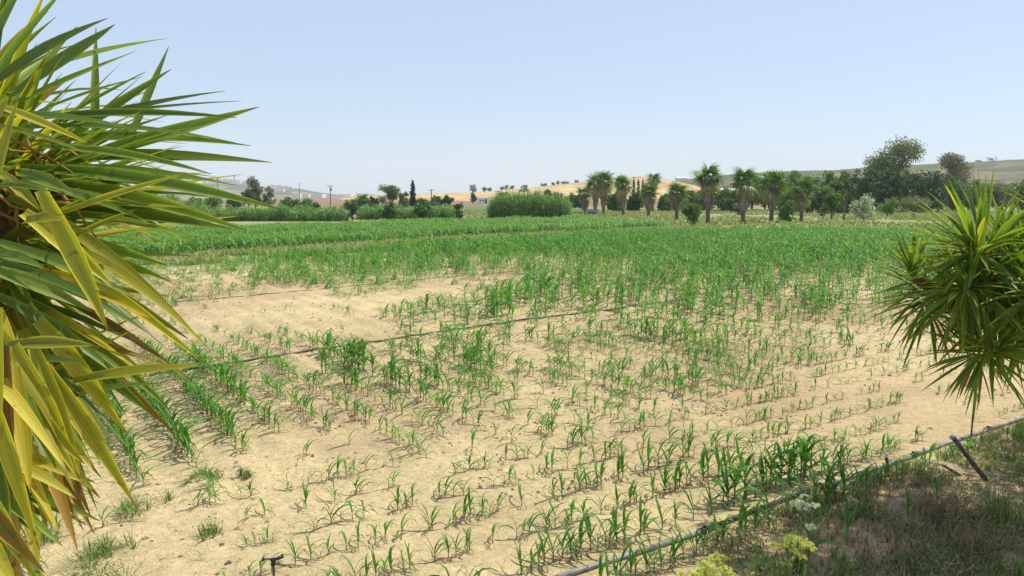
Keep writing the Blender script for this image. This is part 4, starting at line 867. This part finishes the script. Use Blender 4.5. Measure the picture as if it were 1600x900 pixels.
KEY = [ # base px, tip px, width px, kind (g green, y yellow, b brown), depth base, depth tip, sag
(-30,150,112,-30,46,'g',1.7,1.6,.0),(-40,120,60,-60,48,'g',1.7,1.6,.0),(-20,140,170,28,46,'g',1.75,1.8,.05),(20,150,180,38,34,'g',1.9,2.0,-.01),(60,110,262,60,24,'g',2.0,2.1,.03),(20,165,212,80,28,'g',1.8,1.8,.0),
(150,200,150,42,20,'g',2.3,2.5,0),(215,190,264,72,20,'g',2.3,2.4,-.02),(100,185,228,112,10,'g',2.0,2.0,.02),(150,190,268,108,24,'g',2.1,2.1,.01),(60,175,224,120,12,'g',1.9,1.9,.03),
(120,200,354,142,26,'g',1.9,1.9,.04),(100,195,378,158,12,'g',1.95,2.0,.04),(160,240,405,167,34,'g',2.0,2.1,.0),(90,190,370,184,20,'g',1.85,1.8,.05),(40,200,368,223,20,'g',1.8,1.7,.05),(120,225,392,228,24,'g',2.05,2.1,.06),
(150,250,426,254,34,'g',2.0,2.05,.03),(60,230,330,272,20,'g',1.8,1.75,.06),(50,265,370,290,24,'g',1.85,1.8,.05),(100,335,293,270,18,'y',1.7,1.65,.02),(120,278,442,328,32,'g',1.8,1.7,.05),(110,300,384,360,34,'g',1.9,1.85,.06),
(140,330,370,360,34,'g',2.0,2.0,.02),(120,370,216,326,16,'y',1.75,1.7,.02),(100,315,350,340,26,'g',1.9,1.95,.08),(0,270,65,330,24,'y',1.6,1.55,.05),(40,345,100,345,34,'y',1.55,1.5,.02),
(90,410,300,400,24,'g',1.9,1.9,.04),(100,380,262,415,30,'g',1.9,1.85,.05),(120,400,270,442,26,'g',1.95,1.9,.06),(60,440,260,462,16,'y',1.9,1.85,.02),(70,360,180,450,36,'y',1.6,1.6,.05),(90,350,170,520,40,'y',1.55,1.6,.06),
(80,360,325,545,26,'y',1.8,1.7,.12),(60,370,328,548,24,'y',1.75,1.65,.14),(60,400,318,566,24,'y',1.85,1.75,.09),(40,420,295,530,30,'g',1.95,1.9,.12),(160,590,320,571,28,'y',1.65,1.6,.02),(0,410,230,520,24,'g',1.6,1.6,.08),
(40,470,265,640,30,'g',1.9,1.85,.1),(30,480,275,680,30,'b',2.0,1.95,.09),(20,500,245,655,34,'g',1.9,1.85,.1),(60,500,200,680,40,'y',1.7,1.7,.08),(20,540,125,750,62,'y',1.5,1.5,.03),(70,590,128,748,36,'y',1.52,1.5,.04),
(60,560,215,795,44,'y',1.65,1.6,.06),(20,560,100,750,36,'y',1.6,1.6,.04),(10,600,148,835,30,'b',1.8,1.8,.06),(0,620,110,812,26,'b',1.8,1.8,.06),(0,480,-10,760,56,'y',1.35,1.35,.02),(10,540,20,790,46,'b',1.4,1.38,.02),
(-20,600,62,860,44,'y',1.35,1.35,.05),(-30,700,120,780,28,'y',1.4,1.4,.08),(-40,690,132,755,26,'y',1.5,1.45,.08),(-60,720,60,910,52,'y',1.3,1.3,.06),(-60,760,70,895,46,'b',1.3,1.3,.07),(-60,800,30,930,56,'y',1.25,1.25,.04),
(-30,640,60,700,20,'g',1.5,1.5,.05),(10,540,150,540,28,'y',1.55,1.5,.04),(-20,560,135,570,24,'g',1.6,1.6,.06),(0,180,15,150,26,'y',1.5,1.5,0),(-20,330,30,150,34,'y',1.5,1.55,-.02),(-20,160,140,225,18,'y',1.6,1.55,.03),
(-20,180,205,200,22,'g',1.6,1.6,.05),(-10,195,135,240,14,'y',1.55,1.5,.04),(30,270,118,305,30,'g',1.6,1.55,.06),(0,290,80,300,14,'g',1.55,1.5,.05),(-10,395,70,420,26,'g',1.5,1.45,.06),(40,520,270,578,18,'b',1.9,1.9,.08),(60,450,300,598,16,'b',2.0,1.95,.08),
(-20,420,150,490,30,'g',1.55,1.6,.05),(0,380,220,470,26,'g',1.6,1.65,.06),(80,300,240,352,20,'g',1.7,1.7,.07),(-10,460,200,600,26,'g',1.7,1.75,.09),(100,440,240,500,24,'y',1.8,1.75,.06)]
MK = {'g': M['yucca'], 'y': M['yucca_y'], 'b': M['yucca_b']}
for i, (a, b_, c_, d_, wpx, kd, d0, d1, sg) in enumerate(KEY):
    pb, pt_ = P(a, b_, d0), P(c_, d_, d1)
    if a > 60: pb = pb-(pt_-pb)*.3
    par = B3 if b_ < 230 else B2 if b_ > 580 else B1
    yucca_leaf(pb, pt_, wpx*d0/FPX*(.74 if wpx < 44 else .6), sg*.55, MK[kd], par, 1000+i, 0 if kd != 'y' else g.uniform(-.2, .1), tw=g.uniform(-.5, .5), up=Vector((g.uniform(-.2, .2), -.75, .65)))
def head(branch_o, c, axis, n, Lr, w_, seed, spread=(.15, 2.3), stem=.35, ymix=.2, tipok=None, mats=None, sagk=1.):
    g = random.Random(seed); axis = Vector(axis).normalized(); q = axis.to_track_quat('Z', 'Y'); made = 0
    for i in range(n*3):
        if made >= n: break
        t = (made+.5)/n; th = spread[0]+(spread[1]-spread[0])*t**.8+g.uniform(-.15, .15); ph = made*2.39996+g.uniform(-.25, .25)
        d = q @ Vector((math.sin(th)*math.cos(ph), math.sin(th)*math.sin(ph), math.cos(th))); L = g.uniform(*Lr)*(.75+.3*math.sin(min(1.57, t*2.2+.2)))
        b0 = Vector(c)-axis*stem*t+d*.03; tip = b0+d*L; tip.z -= .12*L*t
        made += 1
        if tipok and not tipok(tip, b0): continue
        r = g.random(); kd = 'g' if r > ymix+.25*(t > .6)*ymix*4 else 'y'
        if t > .85 and g.random() < .4: kd = 'b'
        yucca_leaf(b0, tip, w_*g.uniform(.75, 1.15), g.uniform(.0, .09)*sagk, MK[kd], branch_o, seed*1000+i, -.04 if seed >= 50 else 0, tw=g.uniform(-.4, .4), nsec=6)
def okleft(tip, b0):
    a, b_, dz_ = proj(tip.x, tip.y, tip.z)
    if dz_ < .9: return False
    lim = np.interp(b_, [-200, 0, 100, 180, 260, 330, 380, 440, 540, 600, 700, 800, 900], [60, 80, 200, 330, 380, 400, 330, 250, 290, 260, 215, 170, 110])
    return a < lim
head(B1, P(10,330,2.02), (.55, -.15, .15), 230, (.50, .74), .036, 31, (.1, 2.4), .45, .08, okleft)
head(B1, P(-20,480,2.0), (.4, -.2, -.55), 190, (.5, .72), .036, 32, (.2, 2.2), .3, .5, okleft)
head(B2, P(-60,740,1.85), (.3, -.15, -.2), 190, (.42, .62), .032, 33, (.2, 2.3), .3, .4, okleft)
head(B3, P(-50,140,2.2), (.3, 0, .8), 140, (.5, .7), .034, 34, (.1, 1.9), .3, .1, okleft)
for i in range(85):                              # hanging golden leaves of the lower crown
    a, b_ = g.uniform(-70, 55), g.uniform(470, 800); dd_ = g.uniform(1.4, 1.95); c_, d_ = a+g.uniform(20, 190), b_+g.uniform(110, 300)
    if c_ > np.interp(d_, [540, 600, 700, 800, 900, 1100], [270, 245, 215, 165, 95, 60]): continue
    kd = g.choice('yyyyyygggb'); yucca_leaf(P(a, b_, dd_), P(c_, d_, dd_*g.uniform(.94, 1.02)), g.uniform(16, 30)*dd_/FPX, g.uniform(.01, .06), MK[kd], B2, 7000+i, g.uniform(-.1, .2), tw=g.uniform(-.8, .8), nsec=7)
# dead stalks and twigs in the heart of the crown
b = MB()
for i in range(60):
    p0 = P(g.uniform(-40, 90), g.uniform(200, 360), g.uniform(1.75, 2.0)); p1 = p0+Vector((g.uniform(-.05, .16), g.uniform(-.06, .06), g.uniform(-.16, .12))); b.tube([p0-base0, (p0+p1)/2-base0+Vector((g.uniform(-.02, .02), 0, g.uniform(-.02, .02))), p1-base0], [.004, .003, .0015], 4, cap=False, t=g.random())
b.build('dead_twigs', [M['yucca_b']], LY)

# right yucca: heads carried on branches that come in from beyond the right edge
RYP = Vector((4.35, 5.3, z1(4.35, 5.3)))
RY = thing('yucca_tree', 'many-headed yucca leaning in from the right edge with starburst leaf heads', 'yucca', RYP)
fork = Vector((4.6, 5.3, 2.7))
B0 = branch(RY, RYP, [RYP+Vector((0, 0, -.3)), RYP+Vector((0, 0, .5)), fork], [.24, .19, .15], M['bark_red'])
HD = [ # centre px, depth, axis, number, length range, width
 ((1520,392), 4.75, (-.6, -.5, .2), 110, (.46, .60), .036, .08), ((1422,420), 5.0, (-.5, -.25, .75), 62, (.28, .40), .032, .08), ((1562,548), 4.55, (-.2, -.9, .25), 70, (.27, .37), .034, .05), ((1500,455), 4.7, (-.6, -.5, -.1), 66, (.38, .5), .034, .12),
 ((1575,480), 4.9, (-.2, -.6, 0), 50, (.36, .48), .034, .12), ((1568,372), 5.1, (-.3, -.3, .6), 50, (.28, .40), .034, .12), ((1602,400), 4.9, (.1, -.25, .9), 64, (.42, .52), .036, .15), ((1620,450), 4.5, (-.35, -.6, .35), 60, (.40, .52), .036, .1),
 ((1465,465), 5.1, (-.6, .1, -.1), 56, (.36, .46), .032, .12), ((1660,340), 4.9, (-.2, 0, .9), 34, (.42, .52), .036, .15)]
for i, (cp, dd_, ax, n_, Lr, w_, ym) in enumerate(HD):
    c = P(cp[0], cp[1], dd_); a = Vector(ax).normalized(); m1 = c-a*.5+Vector((.35, .1, .0)); m0 = fork+(m1-fork)*.5+Vector((.15, .05, .1))
    bo = branch(RY, RYP, [fork-Vector((0, 0, .1)), m0, m1, c-a*.08], [.07, .05, .04, .025], M['bark_red'], 9)
    head(bo, c, ax, int(n_*1.35), Lr, w_*.82, 50+i, (.12, 2.35), .42, ym, sagk=.8)

# trees beyond the right edge: their shade falls on the weedy near corner
for i, (X, Y, H, W_) in enumerate([(9.9, 10.3, 12.0, 7.4), (15.0, 12.4, 12.0, 7.0), (10.6, 7.0, 11.5, 6.0)]):
    plant_tree('garden_tree', ['broad leafy garden tree just beyond the right edge, shading the near corner', 'further garden tree beyond the right edge behind the first', 'nearest garden tree beyond the right edge beside the balcony'][i], 'tree', (X, Y), H, W_, M['mid'], 300+i, 'round', 6200, .12, .5)

# ------------------------------------------------------------------ small built things far off
def house(name, label, loc, W_, D_, H, rz, roof='tile', wins=2, group=None, simple=False):
    t = thing(name, label, 'building', loc, rz, group); b = MB(); b.box((0, 0, H/2-.6), (W_, D_, H+1.2)); b.build('wall', [M['wall']], t)
    r = MB(); o = .25
    if roof == 'flat': r.box((0, 0, H+.12), (W_+.2, D_+.2, .22))
    else: r.add([(-W_/2-o, -D_/2-o, H), (W_/2+o, -D_/2-o, H), (W_/2+o, D_/2+o, H), (-W_/2-o, D_/2+o, H), (-W_/2-o, 0, H+D_*.28), (W_/2+o, 0, H+D_*.28)], [(0, 1, 5, 4), (2, 3, 4, 5), (0, 4, 3), (1, 2, 5), (3, 2, 1, 0)])
    r.build('roof', [M['tile' if roof == 'tile' else 'paleroof']], t)
    if not simple:
        for k_ in range(wins):
            xx = -W_/2+W_*(k_+1)/(wins+2); w2 = MB(); w2.box((xx, -D_/2-.01, H*.55), (.9, .06, 1.0)); f = w2.build('window', [M['wall']], t); w3 = MB(); w3.box((xx, -D_/2-.045, H*.55), (.72, .03, .82)); w3.build('pane', [M['glass']], f)
        d2 = MB(); d2.box((W_/2-W_/(wins+2), -D_/2-.03, 1.0), (1.0, .08, 2.0)); d2.build('door', [M['wood']], t)
    return t
X, Y = at(754, 370); house('shed', 'low white shed beside the small upright tree in the distance', (X, Y, 0), 5.4, 4, 2.5, .15, 'flat', 2)
X, Y = at(770, 372); house('shed', 'lower pale annex touching the right side of the white shed', (X-.8, Y+1, 0), 3.2, 3, 1.7, .15, 'flat', 1)
X, Y = at(1143, 330); house('farm_building', 'long pale-roofed farm building behind the tallest palm', (X, Y, 0), 10, 8, 4.6, .1, 'pale', 3)
X, Y = at(1000, 300); house('farm_building', 'small pinkish farmhouse glimpsed between the palms', (X, Y, 0), 7, 6, 3.6, -.2, 'tile', 2)
q = hill_z('brown_hill', 1062, .9); house('hill_building', 'white farm on the saddle between the golden and brown hills', (q.x, q.y, q.z), 18, 8, 3.2, .1, 'pale', 3)
gv = random.Random(77); HS = []
for i in range(54):
    if i < 22: pxv, tv, nm = gv.uniform(424, 458), gv.uniform(.45, .9), 'white house in the bright cluster on the village hillside'
    elif i < 40: pxv, tv, nm = gv.uniform(322, 394), gv.uniform(.85, 1.0), 'white house on the crest of the village hill'
    else: pxv, tv, nm = gv.uniform(190, 318), gv.uniform(.5, .95), 'white house on the village slope behind the yucca leaves'
    HS.append((nm, pxv, tv))
HS.sort(); cnt = {}
for nm, pxv, tv in HS:
    cnt[nm] = cnt.get(nm, 0)+1; nm = nm.replace('white house', f'{ordinal(cnt[nm])} white house from the left')
    q = hill_z('village_hill', pxv, tv); house('village_house', nm, (q.x, q.y, q.z), gv.uniform(9, 17), gv.uniform(8, 11), gv.uniform(4.5, 8), gv.uniform(-.5, .5), gv.choice(['flat', 'tile', 'flat']), 0, 'white houses of the hilltop village', True)
for i, (pxv, d) in enumerate([(464,1250),(469,1300),(478,1290),(497,1200),(503,1210),(535,1150),(545,1160),(563,1000),(571,1010),(579,1000)]):
    X, Y = at(pxv, d); house('plain_house', f'low white building on the far plain left of the conifer, {ordinal(i+1)} from the left', (X, Y, 1.0), gv.uniform(9, 16), 8, gv.uniform(3.2, 5), gv.uniform(-.3, .3), 'flat', 0, 'white buildings on the far plain', True)
q = hill_z('village_hill', 371, 1.0); t = thing('church_tower', 'small church tower on the crest of the village hill', 'tower', (q.x, q.y, q.z)); b = MB(); b.box((0, 0, 8), (5, 5, 18)); b.build('shaft', [M['wall']], t); b = MB(); b.tube([(0, 0, 17), (0, 0, 24)], [3.4, .2], 8); b.build('spire', [M['tile']], t)
def pole(label, cx, top, dist, transformer=False):
    X, Y = at(cx, dist); H = CAM_H+(305-top)*Y/FPX; t = thing('utility_pole', label, 'utility pole', (X, Y, 0), 0, 'utility poles in the distance'); r = .16
    b = MB(); b.tube([(0, 0, -.5), (0, 0, H)], [r*1.3, r], 8); b.build('shaft', [M['wood']], t)
    b = MB(); b.box((0, 0, H-.4), (2.2, .14, .16)); b.build('crossarm', [M['wood']], t)
    for s in (-.95, 0, .95): b = MB(); b.tube([(s, 0, H-.32), (s, 0, H-.05)], .07, 6); b.build('insulator', [M['glass']], t)
    if transformer: b = MB(); b.tube([(.45, 0, H-2.4), (.45, 0, H-1.2)], .42, 10); b.build('transformer', [M['metal']], t)
pole('wooden pole with a transformer between the village hill and the bushes', 516, 290, 330, True)
pole('faint thinner pole on the village hill skyline', 468, 287, 520)
pole('slim pole among the airy tree and bushes', 674, 296, 300)
pole('thin pole left of the twin palms', 778, 298, 330)
pole('pole rising over the crest of the village hill behind the long leaf', 341, 279, 420)

def trailer():
    X, Y = G(925, 336); t = thing('farm_trailer', 'small grey farm trailer parked below the leftmost palms', 'trailer', (X, Y, z1(X, Y)), .15); W_, D_ = 2.3, 1.3
    b = MB(); b.box((0, 0, .62), (W_, D_, .12)); b.build('bed', [M['metal']], t)
    for (c, d) in (((0, -D_/2, .85), (W_, .05, .36)), ((0, D_/2, .85), (W_, .05, .36)), ((-W_/2, 0, .85), (.05, D_-.06, .36)), ((W_/2, 0, .85), (.05, D_-.06, .36))): b = MB(); b.box(c, d); b.build('side_panel', [M['metal']], t)
    for sx in (-.45, .45):
        for sy in (-1, 1):
            b = MB(); b.tube([(sx, sy*.66-.07, .32), (sx, sy*.66+.07, .32)], .32, 14); wl = b.build('wheel', [M['rubber']], t); b = MB(); b.tube([(sx, sy*.66-.075, .32), (sx, sy*.66+.075, .32)], .15, 10); b.build('rim', [M['metal']], wl)
    b = MB(); b.tube([(W_/2, 0, .55), (W_/2+1.0, 0, .42)], .04, 6); b.build('drawbar', [M['metal']], t)
    b = MB(); b.box((-.2, 0, 1.05), (1.2, .9, .35), rz=.1); b.build('load', [M['concrete']], t)
trailer()
X, Y = G(1141, 339); t = thing('concrete_slab', 'pale flat slab lying in the grass between two palms', 'slab', (X, Y, z1(X, Y))); b = MB(); b.box((0, 0, .3), (2.0, 1.0, .16)); b.build('top', [M['concrete']], t); b = MB(); b.box((-.7, 0, .12), (.2, .8, .24)); b.box((.7, 0, .12), (.2, .8, .24)); b.build('foot', [M['concrete']], t)

# ------------------------------------------------------------------ haze
HAZE = True
if HAZE:
    b = MB(); b.box((0, 0, 44), (7000, 7000, 96)); m = bpy.data.materials.new('haze_air'); m.use_nodes = True; n = m.node_tree.nodes; n.clear()
    vo = n.new('ShaderNodeVolumePrincipled'); vo.inputs['Color'].default_value = (.82, .88, 1, 1); vo.inputs['Density'].default_value = .00017; vo.inputs['Anisotropy'].default_value = .0
    out = n.new('ShaderNodeOutputMaterial'); m.node_tree.links.new(vo.outputs[0], out.inputs['Volume'])
    o = b.build('haze', [m]); tag(o, 'thin blue summer haze over the plain and the hills', 'haze', kind='stuff')
